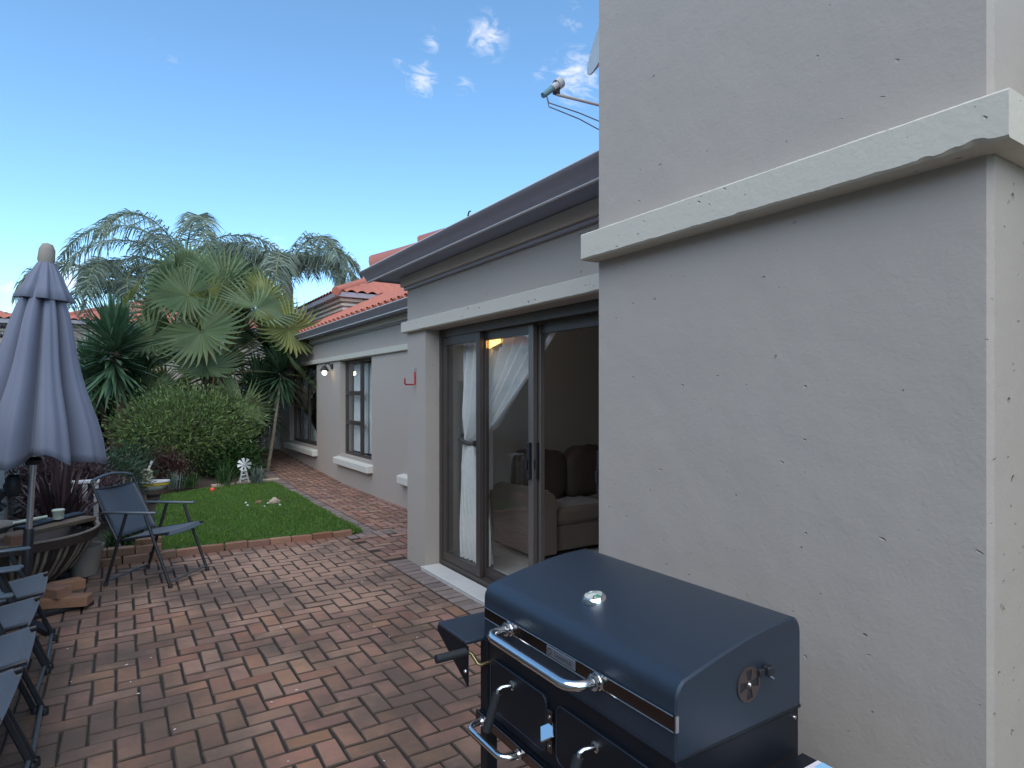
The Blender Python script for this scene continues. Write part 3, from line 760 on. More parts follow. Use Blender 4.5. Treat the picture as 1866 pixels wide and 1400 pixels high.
for (yy, xx) in ((3.595, DX + .04), (3.575, DX + .092), (2.835, DX + .040)):
    q = MB(); q.box((xx - .012, yy - .018, .93), (xx + .016, yy + .018, 1.19), ch=.004); q.box((xx - .03, yy - .010, 1.00), (xx - .013, yy + .010, 1.07), ch=.003); hb(q, 'handle', 'black_plastic', door)

# ================================================================== inside the door: sofa, curtain, lamp
sofa = empty('sofa', (3.15, 4.57, FL), 'brown suede sofa with leather back cushions seen through the sliding door', 'sofa')
def sp(mb, name, m_, par=None, sm=40): return mb.build(name, m_, par or sofa, sm)
SX = 2.3
a = MB()
def arm_prof(x0, w=.24, h=.60):
    pts = [(x0 + .03, .05), (x0 + w, .05), (x0 + w, h - .14)]
    for k in range(9):
        an = R(-10) + R(215) * k / 8; pts.append((x0 + w * .47 + .135 * math.cos(an), h - .135 + .135 * math.sin(an)))
    return pts
a.prism(arm_prof(-.06), 'y', -.10, .62); sp(a, 'armrest', 'sofa_suede')
a = MB(); a.prism([(p[0], p[1]) for p in arm_prof(-.05, .22, .585)], 'y', -.112, -.101); sp(a, 'arm_front', 'sofa_suede')
a = MB(); a.prism([(SX - p[0], p[1]) for p in arm_prof(-.06)], 'y', -.10, .62); sp(a, 'armrest', 'sofa_suede')
a = MB(); a.box((.17, -.06, .05), (SX - .17, .60, .27), ch=.02); sp(a, 'base', 'sofa_suede')
for k in range(3):
    a = MB(); x0 = .185 + k * .645; a.box((x0, -.09, .272), (x0 + .635, .50, .43), ch=.045); sp(a, 'seat_cushion', 'sofa_suede')
a = MB(); a.box((.17, .46, .272), (SX - .17, .62, .78), ch=.05); sp(a, 'backrest', 'sofa_suede')
for k in range(4):
    a = MB(); x0 = .06 + k * .54
    def pil(u, v, x0=x0):
        an = 2 * math.pi * u; t = v * math.pi
        s_ = lambda q, e: math.copysign(abs(q) ** e, q)
        X = x0 + .27 + .285 * s_(math.cos(an), .5) * s_(math.sin(t), .5)
        Y = .41 + .125 * s_(math.sin(an), .8) * s_(math.sin(t), .6)
        Z = .655 - .245 * s_(math.cos(t), .6) + .012 * math.sin(9 * X) + .01 * math.sin(31 * X + 9 * Y)
        return (X, Y, Z)
    a.grid(pil, 40, 18); sp(a, 'back_cushion', 'sofa_leather', None, 180)
sofa.scale = (1.10, 1.0, 1.06)
# curtain tied back on the left of the door
cur = empty('curtain', (2.60, 4.7, FL), 'white patterned curtain tied back behind the sliding door glass', 'curtain')
cm = MB()
def curt(u, v):
    z = .10 + 1.93 * v; tz = 1.12
    if z > tz:
        s_ = (z - tz) / (2.03 - tz); yl = 4.83; yr = 4.66 - (4.66 - 3.40) * (s_ ** .85); nf = 9
    else:
        s_ = (tz - z) / (tz - .10); yl = 4.84; yr = 4.68 - .28 * s_ ** .7; nf = 7
    y = yl + (yr - yl) * u
    pinch = min(1, abs(z - tz) / .22)
    amp = (.018 + .030 * pinch) * (1 if z > tz else 1.2)
    x = 2.60 + amp * math.sin(u * nf * 2 * math.pi + .6 * math.sin(z * 3)) + .012 * math.sin(u * 37 + z * 5)
    if z > tz: z = z - .10 * u * (1 - s_) * pinch
    return (x - 2.60, y - 4.7, z - FL)
cm.grid(curt, 130, 70); cm.build('cloth', 'curtain_cloth', cur, 180)
tm = MB()
ring = [(.05 * math.cos(t_) * 1.1, .075 + .12 * math.sin(t_), 1.12 - FL + .02 * math.sin(t_)) for t_ in [2 * math.pi * k / 20 for k in range(21)]]
tm.tube(ring, .018, 8, False); tm.tube([(0, .17, 1.12 - FL), (.0, .20, 1.14 - FL)], .02, 8); tm.build('tieback', 'curtain_tie', cur, 60)
rod = MB(); rod.tube([(-.01, -1.9, 2.045 - FL), (-.01, .20, 2.045 - FL)], .012, 8); rod.build('rail', 'white_paint', cur, 60)
lampr = empty('stepped_lamp', (2.62, 4.2, 2.0), 'lit amber lamp with a stepped shade behind the door glass', 'lamp')
q = MB(); poly = [(-.10, -.10), (.10, -.06), (.10, .02), (.05, .02), (.05, .055), (.00, .055), (.0, .085), (-.04, .085), (-.04, .10), (-.10, .10)]
DL = MB(); DL.prism([(-p[0], p[1]) for p in poly], 'x', -.03, .0); DL.build('shade', 'lamp_amber', lampr)
q.box((-.004, -.012, .10), (.008, .012, .30)); q.build('stem', 'lamp_iron', lampr)
q = MB(); q.box((.001, -.09, -.09), (.012, .09, .06)); q.build('back_plate', 'lamp_iron', lampr)
lampr.location = onx(895, 612, 2.50) + Vector((.03, 0, 0))
pl = bpy.data.lights.new('lamp_light', 'POINT'); pl.energy = 1.2; pl.color = (1, .86, .7); pl.shadow_soft_size = .08
po = bpy.data.objects.new('lamp_light', pl); COL.objects.link(po); po.parent = lampr; po.location = (.15, -.25, .0)
# white timber window frame standing against the room wall, and lace curtains of the wing
q = MB(); q.box((3.05, 5.165, .60), (3.09, 5.19, 1.45)); q.box((2.75, 5.165, 1.12), (3.05, 5.185, 1.16)); q.box((2.75, 5.165, .60), (2.80, 5.19, 1.45))
tag(q.build('wall_shelf', 'white_paint'), 'narrow white shelf frame on the wall beside the sofa', 'shelf')
def lace(name, ya, yb, x, z0, z1, label, tie=None, flip=False, nf=7):
    e = empty(name, (x, (ya + yb) / 2, z0), label, 'curtain', 'lace curtains inside the wing windows')
    mb = MB()
    def fn(u, v):
        z = z0 + (z1 - z0) * v; a_, b_ = ya, yb
        if tie:
            d_ = abs(z - tie); k = max(0, 1 - d_ / (.75 if z > tie else .6)); k = k * k * (3 - 2 * k)
            if flip: b_ = yb - (yb - ya) * .72 * k
            else: a_ = ya + (yb - ya) * .72 * k
        y = a_ + (b_ - a_) * u
        return (.02 * math.sin(u * nf * 6.283), y - (ya + yb) / 2, z - z0)
    mb.grid(fn, 70, 30); mb.build('cloth', 'lace', e, 180); return e
lace('lace_curtain', 9.85, 10.55, WINGX + .24, .55, 2.05, 'white lace curtain in the narrow window by the wall lamp')
lace('lace_curtain', 9.30, 9.84, WINGX + .27, .55, 2.05, 'white tied-back curtain crossing the narrow window by the wall lamp', 1.25)
lace('lace_curtain', 12.9, 14.3, WINGX + .24, .55, 2.05, 'pale curtain behind the yucca in the far window', 1.2)
cab = empty('cabinet', (3.9, 8.75, 0), 'light wooden cabinet inside the narrow window', 'cabinet')
q = MB(); q.box((-.2, -.4, .0), (.2, .55, 1.75), ch=.01); q.build('body', 'cabinet_wood', cab)
q = MB(); q.box((-.225, -.30, .85), (-.203, .45, 1.25)); q.build('screen', 'black_plastic', cab)
q = MB(); q.box((-.225, -.30, .62), (-.203, .10, .80)); q.build('frame', 'packet_pink', cab)

# ================================================================== things on the house
dish = empty('satellite_dish', (2.05, 2.5, 3.5), 'grey satellite dish on the wall behind the chimney with its receiver arm', 'satellite dish')
dc = Vector((2.03, 2.42, 0)); dpos = ony(1124, 0, 2.55)
fwd = Vector((-.90, .36, .30)).normalized()
# rim and bowl
q = MB(); up = Vector((0, 0, 1)); up = (up - fwd * up.dot(fwd)).normalized(); rt = fwd.cross(up)
Mx = Matrix((( rt.x, up.x, fwd.x, dpos.x), (rt.y, up.y, fwd.y, dpos.y), (rt.z, up.z, fwd.z, dpos.z), (0, 0, 0, 1)))
dish.location = dpos
Ml = Mx.copy(); Ml.translation = (0, 0, 0)
q.lathe([(.001, -.075), (.12, -.069), (.24, -.051), (.33, -.027), (.385, 0), (.395, .0), (.393, -.008), (.33, -.037), (.24, -.062), (.12, -.08), (.001, -.086)], 40, Ml); q.build('reflector', 'dish_grey', dish, 50)
ln = ony(1008, 160, 2.62) - dpos; lb = ony(1092, 186, 2.55) - dpos
q = MB(); arm0 = ln + (lb - ln) * 2.2; q.tube([arm0, ln + Vector((.02, 0, -.03))], .008, 8); q.build('feed_arm', 'lnb_white', dish, 60)
axis = (ony(985, 178, 2.62) - ony(1025, 148, 2.62)).normalized()
q = MB(); c0 = ony(1022, 150, 2.62) - dpos; q.tube([c0, c0 + axis * .035, c0 + axis * .036, c0 + axis * .075], [.029, .029, .021, .019], 14); q.build('feed_horn', 'lnb_white', dish, 40)
q = MB(); q.tube([c0 + axis * .076, c0 + axis * .155], [.017, .015], 10); q.build('receiver', 'lnb_teal', dish, 40)
q = MB(); q.box((-.014, -.014, -.045), (.014, .014, .02), Matrix.Translation(c0 + axis * .04)); q.build('clamp', 'lamp_iron', dish)
for off in (0, .02):
    s0 = c0 + axis * .13; q = MB(); e_ = arm0 + Vector((0, 0, -.11 - off * 2))
    q.tube([s0, s0 + Vector((.02, 0, -.045 - off)), s0.lerp(e_, .3) + Vector((0, 0, -.03 - off)), s0.lerp(e_, .6) + Vector((0, 0, -.03 - off * 1.5)), e_], .0032, 6); q.build('cable', 'wire', dish, 60)
q = MB(); q.tube([(0, 0, 0), Vector((.12, -.16, -.2)), Vector((.14, -.2, -.55))], .02, 8); q.build('bracket', 'dish_grey', dish, 60)

wl_ = empty('wall_lamp', (WINGX, 12.0, 1.9), 'lit black iron wall lamp between the two wing windows', 'lamp')
lp = onx(606, 668, WINGX); wl_.location = lp
q = MB(); q.lathe([(.001, 0), (.05, 0), (.05, .02), (.03, .03), (.001, .032)], 14, Matrix.Rotation(R(-90), 4, 'Y')); q.build('back_plate', 'lamp_iron', wl_, 40)
q = MB(); q.tube([(-.02, 0, 0), (-.07, 0, .05), (-.12, 0, .045), (-.14, 0, 0)], .012, 8); q.build('arm', 'lamp_iron', wl_, 60)
q = MB(); q.lathe([(.001, 0), (.035, -.005), (.06, -.05), (.085, -.085), (.088, -.09)], 16, None, (-.145, 0, .005)); q.build('lamp_shade', 'lamp_iron', wl_, 60)
q = MB(); q.lathe([(.001, -.16), (.03, -.152), (.043, -.125), (.04, -.10), (.025, -.075), (.02, -.06)], 14, None, (-.145, 0, 0)); q.build('bulb', 'bulb_glow', wl_, 180)

hook = empty('wall_hook', onx(758, 690, WALLX), 'red U-shaped metal hook screwed to the door pillar', 'hook')
q = MB(); q.tube([(-.012, 0, .06), (-.012, 0, -.045), (-.02, 0, -.055), (-.10, 0, -.055), (-.108, 0, -.047), (-.108, 0, 0)], .0075, 8); q.build('rod', 'hook_red', hook, 60)
q = MB(); q.box((-.008, -.012, .02), (.0, .012, .10)); q.build('plate', 'aluminium', hook)

# ================================================================== GRILL
G = Vector((1.125, 1.215, 0)); GX0, GX1, GY0, GY1 = .92 - G.x, 1.335 - G.x, .84 - G.y, 1.59 - G.y
grill = empty('barbecue_grill', G, 'black charcoal barbecue with closed lid and chrome handles beside the plastered chimney', 'grill')
def gp(mb, name, m_, par=None, sm=None): return mb.build(name, m_, par or grill, sm)
# lid profile: x, z
prof = [(GX0, .812), (GX0, .925)]
for k in range(1, 7):
    an = R(180) - R(58) * k / 6; prof.append((GX0 + .045 + .045 * math.cos(an), .925 + .045 * math.sin(an)))
p0 = prof[-1]
for k in range(1, 13):
    t = k / 13; x = p0[0] + (GX1 - .035 - p0[0]) * t
    prof.append((x, p0[1] + (1.018 - p0[1]) * math.sin(t * math.pi / 2 * .97)))
for k in range(0, 6):
    an = R(82) - R(82) * k / 5; prof.append((GX1 - .035 + .035 * math.cos(an), .984 + .035 * math.sin(an)))
prof.append((GX1, .812))
q = MB(); n_ = len(prof)
vs = []; NY = 2
ys = [GY0, GY0 + .004, GY1 - .004, GY1]
for yi, y in enumerate(ys):
    ins = .004 if yi in (0, 3) else 0
    cxm = (GX0 + GX1) / 2
    for (x, z) in prof: vs.append((x - math.copysign(ins, x - cxm) if ins else x, y, z - (ins if z > .85 else 0)))
fs = []
for j in range(3):
    for i in range(n_ - 1): fs.append((j * n_ + i, j * n_ + i + 1, (j + 1) * n_ + i + 1, (j + 1) * n_ + i))
fs.append(tuple(range(n_))); fs.append(tuple(3 * n_ + i for i in reversed(range(n_))))
for j in range(3): fs.append((j * n_, (j + 1) * n_, (j + 1) * n_ + n_ - 1, j * n_ + n_ - 1))
q.add(vs, fs); lid = gp(q, 'lid', 'grill_lid', None, 28)
q = MB(); q.box((GX0 - .005, GY0 + .001, .868), (GX0 - .0005, GY1 - .012, .900)); strip = gp(q, 'trim_strip', 'mirror_strip', lid)
for z in (.868, .900):
    q = MB(); q.tube([(GX0 - .005, GY0 + .002, z), (GX0 - .005, GY1 - .012, z)], .0018, 6); gp(q, 'trim_edge', 'chrome', lid)
q = MB(); q.box((GX0 - .004, GY0 - .004, .868), (GX0 + .004, GY0 - .0005, .900)); gp(q, 'trim_end', 'aluminium', lid)
# lid handle
def u_handle(y0, y1, x, z, out, r, rc=.03, drop=0.):
    pts = [(x, y0, z)]
    for k in range(7):
        a_ = R(90) * k / 6; pts.append((x - out + rc - rc * math.sin(a_), y0 + rc - rc * math.cos(a_), z - drop * (.3 + .7 * k / 6)))
    for k in range(7):
        a_ = R(90) * k / 6; pts.append((x - out + rc - rc * math.cos(a_), y1 - rc + rc * math.sin(a_), z - drop * (1 - .7 * k / 6)))
    pts.append((x, y1, z)); return pts
hy0, hy1 = 1.062 - G.y, 1.432 - G.y
q = MB(); q.tube(u_handle(hy0, hy1, GX0 - .005, .884, .080, .0115, .042), .0120, 14); lh = gp(q, 'lid_handle', 'chrome', lid, 60)
for y in (hy0, hy1):
    q = MB(); q.lathe([(.001, .0), (.020, .0), (.0205, .006), (.0155, .009), (.0185, .012), (.0185, .019), (.0135, .021)], 18, Matrix.Translation((GX0 - .005, y, .884)) @ Matrix.Rotation(R(-90), 4, 'Y')); gp(q, 'handle_collar', 'chrome', lid, 40)
# badge with engraved mark
q = MB(); by0, by1 = 1.147 - G.y, 1.262 - G.y; q.box((GX0 - .0075, by0, .8725), (GX0 - .005, by1, .897), ch=.001); badge = gp(q, 'badge', 'badge', lid)
tx = bpy.data.curves.new('badge_text', 'FONT'); tx.body = 'Universal'; tx.size = .0185; tx.extrude = .0002; tx.align_x = 'CENTER'; tx.align_y = 'CENTER'
to = bpy.data.objects.new('badge_text', tx); COL.objects.link(to); bpy.context.view_layer.update()
dg = bpy.context.evaluated_depsgraph_get(); tme = bpy.data.meshes.new_from_object(to.evaluated_get(dg)); bpy.data.objects.remove(to)
tme.materials.clear(); tme.materials.append(MATS['badge_text'])
# text reads towards -X: local x -> -Y, local y -> +Z
Mt = Matrix(((0, 0, -1, GX0 - .0079), (-1, 0, 0, (by0 + by1) / 2 - .010), (0, 1, 0, .8848), (0, 0, 0, 1)))
tme.transform(Mt); tob = link('lettering', tme, lid)
q = MB(); q.lathe([(.0055, 0), (.0085, 0), (.0085, .0004), (.0055, .0004)], 20, Matrix.Translation((GX0 - .0078, by1 - .014, .8848)) @ Matrix.Rotation(R(-90), 4, 'Y')); gp(q, 'emblem', 'badge_text', lid)
# thermometer
gx = 1.054 - G.x; gy = 1.243 - G.y
def lid_z(x):
    for (a_, b_) in zip(prof[1:], prof[2:]):
        if a_[0] <= x <= b_[0]: return a_[1] + (b_[1] - a_[1]) * (x - a_[0]) / (b_[0] - a_[0] + 1e-9), (b_[1] - a_[1]) / (b_[0] - a_[0] + 1e-9)
    return 1.0, 0
gz, gs = lid_z(gx)
Mg = Matrix.Translation((gx, gy, gz)) @ Matrix.Rotation(-math.atan(gs), 4, 'Y')
q = MB(); q.lathe([(.034, -.004), (.034, .004), (.032, .010), (.027, .016), (.024, .016), (.023, .010)], 30, Mg); gauge = gp(q, 'thermometer', 'chrome', lid, 50)
q = MB(); q.lathe([(.0005, .0095), (.0232, .0095)], 24, Mg); gp(q, 'dial', 'dial_face', lid)
q = MB(); q.prism([(.004, -.014), (.017, -.010), (.017, .006), (.005, .004)], 'z', .0100, .0104); q.v = [tuple(Mg @ Vector(v)) for v in q.v]; gp(q, 'dial_zone', 'dial_green', lid)
q = MB(); q.box((-.014, -.0012, .0108), (.006, .0012, .0114), Mg @ Matrix.Rotation(.7, 4, 'Z')); gp(q, 'needle', 'lamp_iron', lid)
q = MB(); q.lathe([(.0005, .0155), (.012, .0152), (.0242, .014)], 24, Mg); gp(q, 'gauge_glass', 'clear_glass', lid, 60)
# side vent on the right end of the lid
vx, vz = 1.143 - G.x, .906
Mv = Matrix.Translation((vx, GY0 - .0005, vz)) @ Matrix.Rotation(R(90), 4, 'X')
q = MB(); rv = .038
for k in range(4):     # plate as four solid sectors, leaving four openings
    a0 = R(90) * k + R(22); pts = [(.006 * math.cos(a0 + R(25)), .006 * math.sin(a0 + R(25)))] + [((rv - .006) * math.cos(a0 + R(50) * t), (rv - .006) * math.sin(a0 + R(50) * t)) for t in np.linspace(0, 1, 6)]
    q.prism([(p[0], p[1]) for p in pts], 'z', .001, .0025)
q.lathe([(.0005, .0025), (.010, .0025), (.010, .001)], 16); q.lathe([(rv - .0065, .001), (rv - .0065, .0026), (rv, .0026), (rv, 0)], 32)
q.v = [tuple(Mv @ Vector(v)) for v in q.v]; vent = gp(q, 'vent', 'rust_plate', lid)
q = MB(); q.lathe([(.0005, .0006), (rv - .002, .0006)], 24, Mv); gp(q, 'vent_opening', 'black_plastic', lid)
q = MB(); q.lathe([(.0005, .007), (.0035, .006), (.005, .003)], 10, Mv); gp(q, 'vent_screw', 'chrome', lid, 60)
q = MB(); q.box((vx + .026, GY0 - .012, vz + .012), (vx + .044, GY0 - .001, vz + .027), ch=.002); q.box((vx + .045, GY0 - .020, vz + .010), (vx + .066, GY0 - .001, vz + .031), ch=.003); gp(q, 'vent_tab', 'black_plastic', lid)
q = MB(); q.tube([(vx + .066, GY0 - .002, vz + .006), (vx + .085, GY0 - .003, vz - .008)], .002, 6); gp(q, 'vent_pin', 'aluminium', lid)
# firebox with seam, doors, latch, handles
q = MB(); q.box((GX0 + .003, GY0 + .003, .585), (GX1 - .003, GY1 - .003, .803), ch=.003); box_ = gp(q, 'firebox', 'grill_body', None, 30)
q = MB(); q.box((GX0 - .002, GY0 - .001, .803), (GX1 + .001, GY1 + .001, .8115), ch=.002); gp(q, 'rim', 'grill_body', None, 30)
def rrect(y0, y1, z0, z1, r):
    pts = []
    for (cy, cz, a0) in ((y1 - r, z1 - r, 0), (y0 + r, z1 - r, 90), (y0 + r, z0 + r, 180), (y1 - r, z0 + r, 270)):
        for k in range(6): a_ = R(a0 + 90 * k / 5); pts.append((cy + r * math.cos(a_), cz + r * math.sin(a_)))
    return pts
for (a_, b_) in ((1.268, 1.545), (.895, 1.225)):
    pr = rrect(a_ - G.y, b_ - G.y, .618, .762, .022)
    q = MB(); q.prism(pr, 'x', GX0 - .004, GX0 + .0025); d_ = gp(q, 'door', 'grill_body', box_, 30)
    q = MB(); q.tube([(GX0 - .004, p[0], p[1]) for p in pr + pr[:1]], .0016, 6, False); gp(q, 'door_edge', 'grill_lid', box_, 60)
for (yc) in (1.426, 1.075):
    y = yc - G.y; z = .728
    q = MB(); q.lathe([(.001, 0), (.013, 0), (.013, .003), (.007, .006)], 16, Matrix.Translation((GX0 - .004, y, z)) @ Matrix.Rotation(R(-90), 4, 'Y')); gp(q, 'handle_post', 'chrome', box_, 40)
    q = MB(); q.tube([(GX0 - .004, y, z), (GX0 - .035, y + .006, z), (GX0 - .045, y + .008, z - .006), (GX0 - .049, y + .009, z - .02)], .0055, 8); gp(q, 'handle_wire', 'chrome', box_, 60)
    q = MB(); q.tube([(GX0 - .047, y + .009, z - .014), (GX0 - .078, y + .016, z - .112)], .0125, 12); gp(q, 'handle_grip', 'grip', box_, 50)
ly = 1.252 - G.y
for (za, zb) in ((.700, .735), (.628, .663)):
    q = MB(); q.box((GX0 - .006, ly - .012, za), (GX0 - .0045, ly + .010, zb), ch=.0005); gp(q, 'latch_plate', 'mirror_strip', box_)
    q = MB(); q.lathe([(.0005, .003), (.004, .002), (.0045, 0)], 10, Matrix.Translation((GX0 - .006, ly, (za + zb) / 2)) @ Matrix.Rotation(R(-90), 4, 'Y')); gp(q, 'screw', 'chrome', box_, 50)
q = MB(); Ml_ = Matrix.Translation((GX0 - .012, ly, .682)) @ Matrix.Rotation(R(45), 4, 'X') ; q.box((-.003, -.0195, -.0195), (.003, .0195, .0195), Ml_, .001)
Mtl = Matrix.Translation((GX0 - .012, ly, .682)) @ Matrix.Rotation(R(42), 4, 'Y') @ Matrix.Translation((-(GX0 - .012), -ly, -.682))
q.v = [tuple(Mtl @ Vector(v)) for v in q.v]; gp(q, 'latch', 'chrome', box_)
# ash drawer rail, its handle
q = MB(); q.box((GX0 - .012, GY0 + .03, .553), (GX0 - .006, GY1 + .03, .582), ch=.001); rail = gp(q, 'drawer_rail', 'mirror_strip')
q = MB(); q.box((GX0 - .005, GY0 + .03, .575), (GX1 - .06, GY1 + .02, .584)); gp(q, 'ash_tray', 'grill_body')
q = MB(); q.tube(u_handle(1.375 - G.y, 1.572 - G.y, GX0 - .012, .567, .055, .009, .03, .0), .009, 12); gp(q, 'drawer_handle', 'chrome', rail, 60)
for y in (1.375, 1.572):
    q = MB(); q.lathe([(.001, 0), (.014, 0), (.014, .006), (.010, .008), (.012, .012)], 16, Matrix.Translation((GX0 - .012, y - G.y, .567)) @ Matrix.Rotation(R(-90), 4, 'Y')); gp(q, 'handle_collar', 'chrome', rail, 40)
# legs, lower shelf, wheels
for (x, y) in ((GX0 + .018, GY1 + .002), (GX0 + .018, GY0 + .022), (GX1 - .02, GY1 + .002), (GX1 - .02, GY0 + .022)):
    q = MB(); q.box((x - .018, y - .02, .02 if x < 0 else .06), (x + .018, y + .02, .80 if y > 0 else .584), ch=.002); gp(q, 'leg', 'grill_body')
    if x > 0:
        q = MB(); q.lathe([(.001, -.018), (.075, -.018), (.08, -.010), (.08, .010), (.075, .018), (.001, .018)], 24, Matrix.Translation((x, y, .08)) @ Matrix.Rotation(R(90), 4, 'X')); gp(q, 'wheel', 'black_plastic', None, 40)
q = MB(); q.box((GX0 + .01, GY0 + .02, .17), (GX1 - .01, GY1 - .02, .185)); gp(q, 'lower_shelf', 'grill_body')
# left side shelf with its folded skirt and bracket
sy0, sy1, sx0, sx1 = GY1 + .004, 1.785 - G.y, .862 - G.x, 1.30 - G.x
q = MB(); q.box((sx0, sy0, .792), (sx1, sy1, .803), ch=.003); shelf = gp(q, 'side_shelf', 'grill_lid')
q = MB(); q.add([(sx0 - .001, sy0 - .01, .7915), (sx0 - .001, sy1, .7915), (sx0 - .001, sy1, .775), (sx0 - .001, sy0 - .01, .675), (sx0 + .003, sy0 - .01, .7915), (sx0 + .003, sy1, .7915), (sx0 + .003, sy1, .775), (sx0 + .003, sy0 - .01, .675)],
              [(0, 1, 2, 3), (7, 6, 5, 4), (0, 3, 7, 4), (1, 5, 6, 2), (3, 2, 6, 7)]); gp(q, 'shelf_bracket', 'grill_body', shelf)
q = MB(); q.lathe([(.0005, .004), (.005, .003), (.006, 0)], 10, Matrix.Translation((sx0 - .001, sy0 + .004, .715)) @ Matrix.Rotation(R(-90), 4, 'Y')); gp(q, 'screw', 'chrome', shelf, 50)
# crank that lifts the charcoal tray
cy = 1.572 - G.y
q = MB(); q.tube([(GX0 + .01, cy, .735), (GX0 - .022, cy, .735), (GX0 - .030, cy + .004, .739), (GX0 - .042, cy + .018, .765), (GX0 - .052, cy + .022, .772), (GX0 - .065, cy + .022, .773)], .0055, 8); gp(q, 'crank_rod', 'brass', None, 60)
q = MB(); q.tube([(GX0 - .055, cy + .022, .773), (GX0 - .155, cy + .024, .773)], [.0125, .0125], 14); gp(q, 'crank_grip', 'grip', None, 50)
# right side shelf
q = MB(); q.box((.96 - G.x, .50 - G.y, .690), (1.335 - G.x, GY0 - .003, .702), ch=.004); gp(q, 'side_shelf', 'grill_body')
for y, z in ((GY0 + .02, .785), ):
    for x in (GX0 + .02, GX1 - .02):
        q = MB(); q.lathe([(.0005, .004), (.004, .003), (.005, 0)], 10, Matrix.Translation((x, GY0 + .003, z)) @ Matrix.Rotation(R(90), 4, 'X')); gp(q, 'screw', 'chrome', box_, 50)
pk = empty('printed_packet', (1.24, .72, .7022), 'white packet with pink and blue print on the grill side shelf', 'packet')
q = MB(); q.box((-.10, -.14, 0), (.068, .064, .018), ch=.004); q.build('packet_body', 'packet_white', pk, 40)
q = MB(); q.box((.035, -.135, .0181), (.064, .05, .0187)); q.build('print_patch', 'packet_blue', pk)
q = MB(); q.lathe([(.0005, .0187), (.012, .0187), (.012, .0181)], 14, None, (.018, .040, 0)); q.build('print_patch', 'packet_pink', pk)
q = MB(); q.box((.024, -.02, .0188), (.034, .030, .0192)); q.build('print_patch', 'black_plastic', pk)

# ================================================================== CHAIRS
def make_chair(name, label, group):
    t = empty(name, (0, 0, 0), label, 'chair', group)
    HW = .245
    def P(mb, n, m_, sm=40): return mb.build(n, m_, t, sm)
    for s_ in (-1, 1):
        y = s_ * HW
        q = MB(); q.tube([(.06, y, .595), (.275, y, .012)], .0125, 8); P(q, 'leg', 'chair_metal')
        q = MB(); q.tube([(-.10, y, .595), (-.275, y, .012)], .0125, 8); P(q, 'leg', 'chair_metal')
        q = MB(); q.box((-.30, y - .022, .598), (.16, y + .022, .618), ch=.008); q.v = [(a_, b_, c_ + .05 * max(0, a_ - .05) * 1.0) for a_, b_, c_ in q.v]; P(q, 'armrest', 'arm_metal')
        q = MB(); q.tube([(.245, y * .92, .445), (.0, y * .92, .405), (-.215, y * .92, .365)], .011, 8); P(q, 'seat_rail', 'chair_metal')
        q = MB(); q.tube([(-.16, y * .95, .33), (-.30, y * .95, .60), (-.40, y * .95, .83), (-.415, y * .90, .862)], .0115, 8); P(q, 'back_post', 'chair_metal')
        for x in (.275, -.275):
            q = MB(); q.lathe([(.001, 0), (.016, 0), (.016, .03), (.013, .034)], 10, None, (x, y, 0)); P(q, 'foot_cap', 'black_plastic')
    for x, z in ((.262, .045), (-.262, .045)):
        q = MB(); q.tube([(x, -HW, z), (x, HW, z)], .009, 8); P(q, 'stretcher', 'arm_metal')
    q = MB(); q.tube([(-.415 - .004 * math.cos(v_ * 1.5708), HW * .90 * v_, .862 + .035 * math.cos(v_ * 1.5708)) for v_ in np.linspace(-1, 1, 13)], .0115, 8); P(q, 'top_rail', 'arm_metal', 60)
    q = MB(); q.tube([(-.393, -HW * .93, .79), (-.388, 0, .787), (-.393, HW * .93, .79)], .008, 8); P(q, 'back_bar', 'chair_metal')
    q = MB()
    def seatf(u, v):
        y = (v - .5) * 2 * HW * .94; x = .252 - .46 * u; z = .458 - .085 * u - .022 * math.sin(math.pi * v) * (.35 + .65 * math.sin(math.pi * u)) - .03 * (u < .04)
        return (x - .008 * (u < .04), y, z)
    q.grid(seatf, 26, 16); so = P(q, 'seat', 'fabric_navy', 180)
    so.modifiers.new('thick', 'SOLIDIFY').thickness = .006
    q = MB()
    def backf(u, v):
        y = (v - .5) * 2 * HW * .90; t_ = u; x = -.19 - .20 * t_ - .012 * math.sin(math.pi * v); z = .395 + .39 * t_
        return (x - .022 * math.sin(math.pi * v) * math.sin(math.pi * t_), y, z)
    q.grid(backf, 14, 14); bo = P(q, 'backrest', 'fabric_navy', 180); bo.modifiers.new('thick', 'SOLIDIFY').thickness = .006
    return t
ch = make_chair('folding_chair', 'navy folding garden chair standing alone beside the lawn', None)
f1, f2, r1 = gnd(310, 1070), gnd(378, 1040), gnd(192, 1068)
fwdv = (f1 - r1); ang = math.atan2(fwdv.y, fwdv.x)
cen = (f2 + r1) / 2
ang = math.atan2((f2 - f1).y, (f2 - f1).x) - math.pi / 2
ang = -.62 * .5 + ang * .5
ch.location = (cen.x, cen.y, 0); ch.rotation_euler = (0, 0, ang); ch.scale = (1, 1, .965)
row = []
for k, (x, y, a_) in enumerate(((-.600, 4.50, .03), (-.605, 3.965, -.02), (-.565, 3.43, .02), (-.575, 2.92, -.03))):
    o = copy_tree(ch); o['label'] = 'navy folding garden chair in the row facing the grill, %s from the umbrella' % ('first', 'second', 'third', 'fourth')[k]; o['group'] = 'folding chairs in a row facing the grill'
    o.location = (x, y, 0); o.rotation_euler = (0, 0, a_)

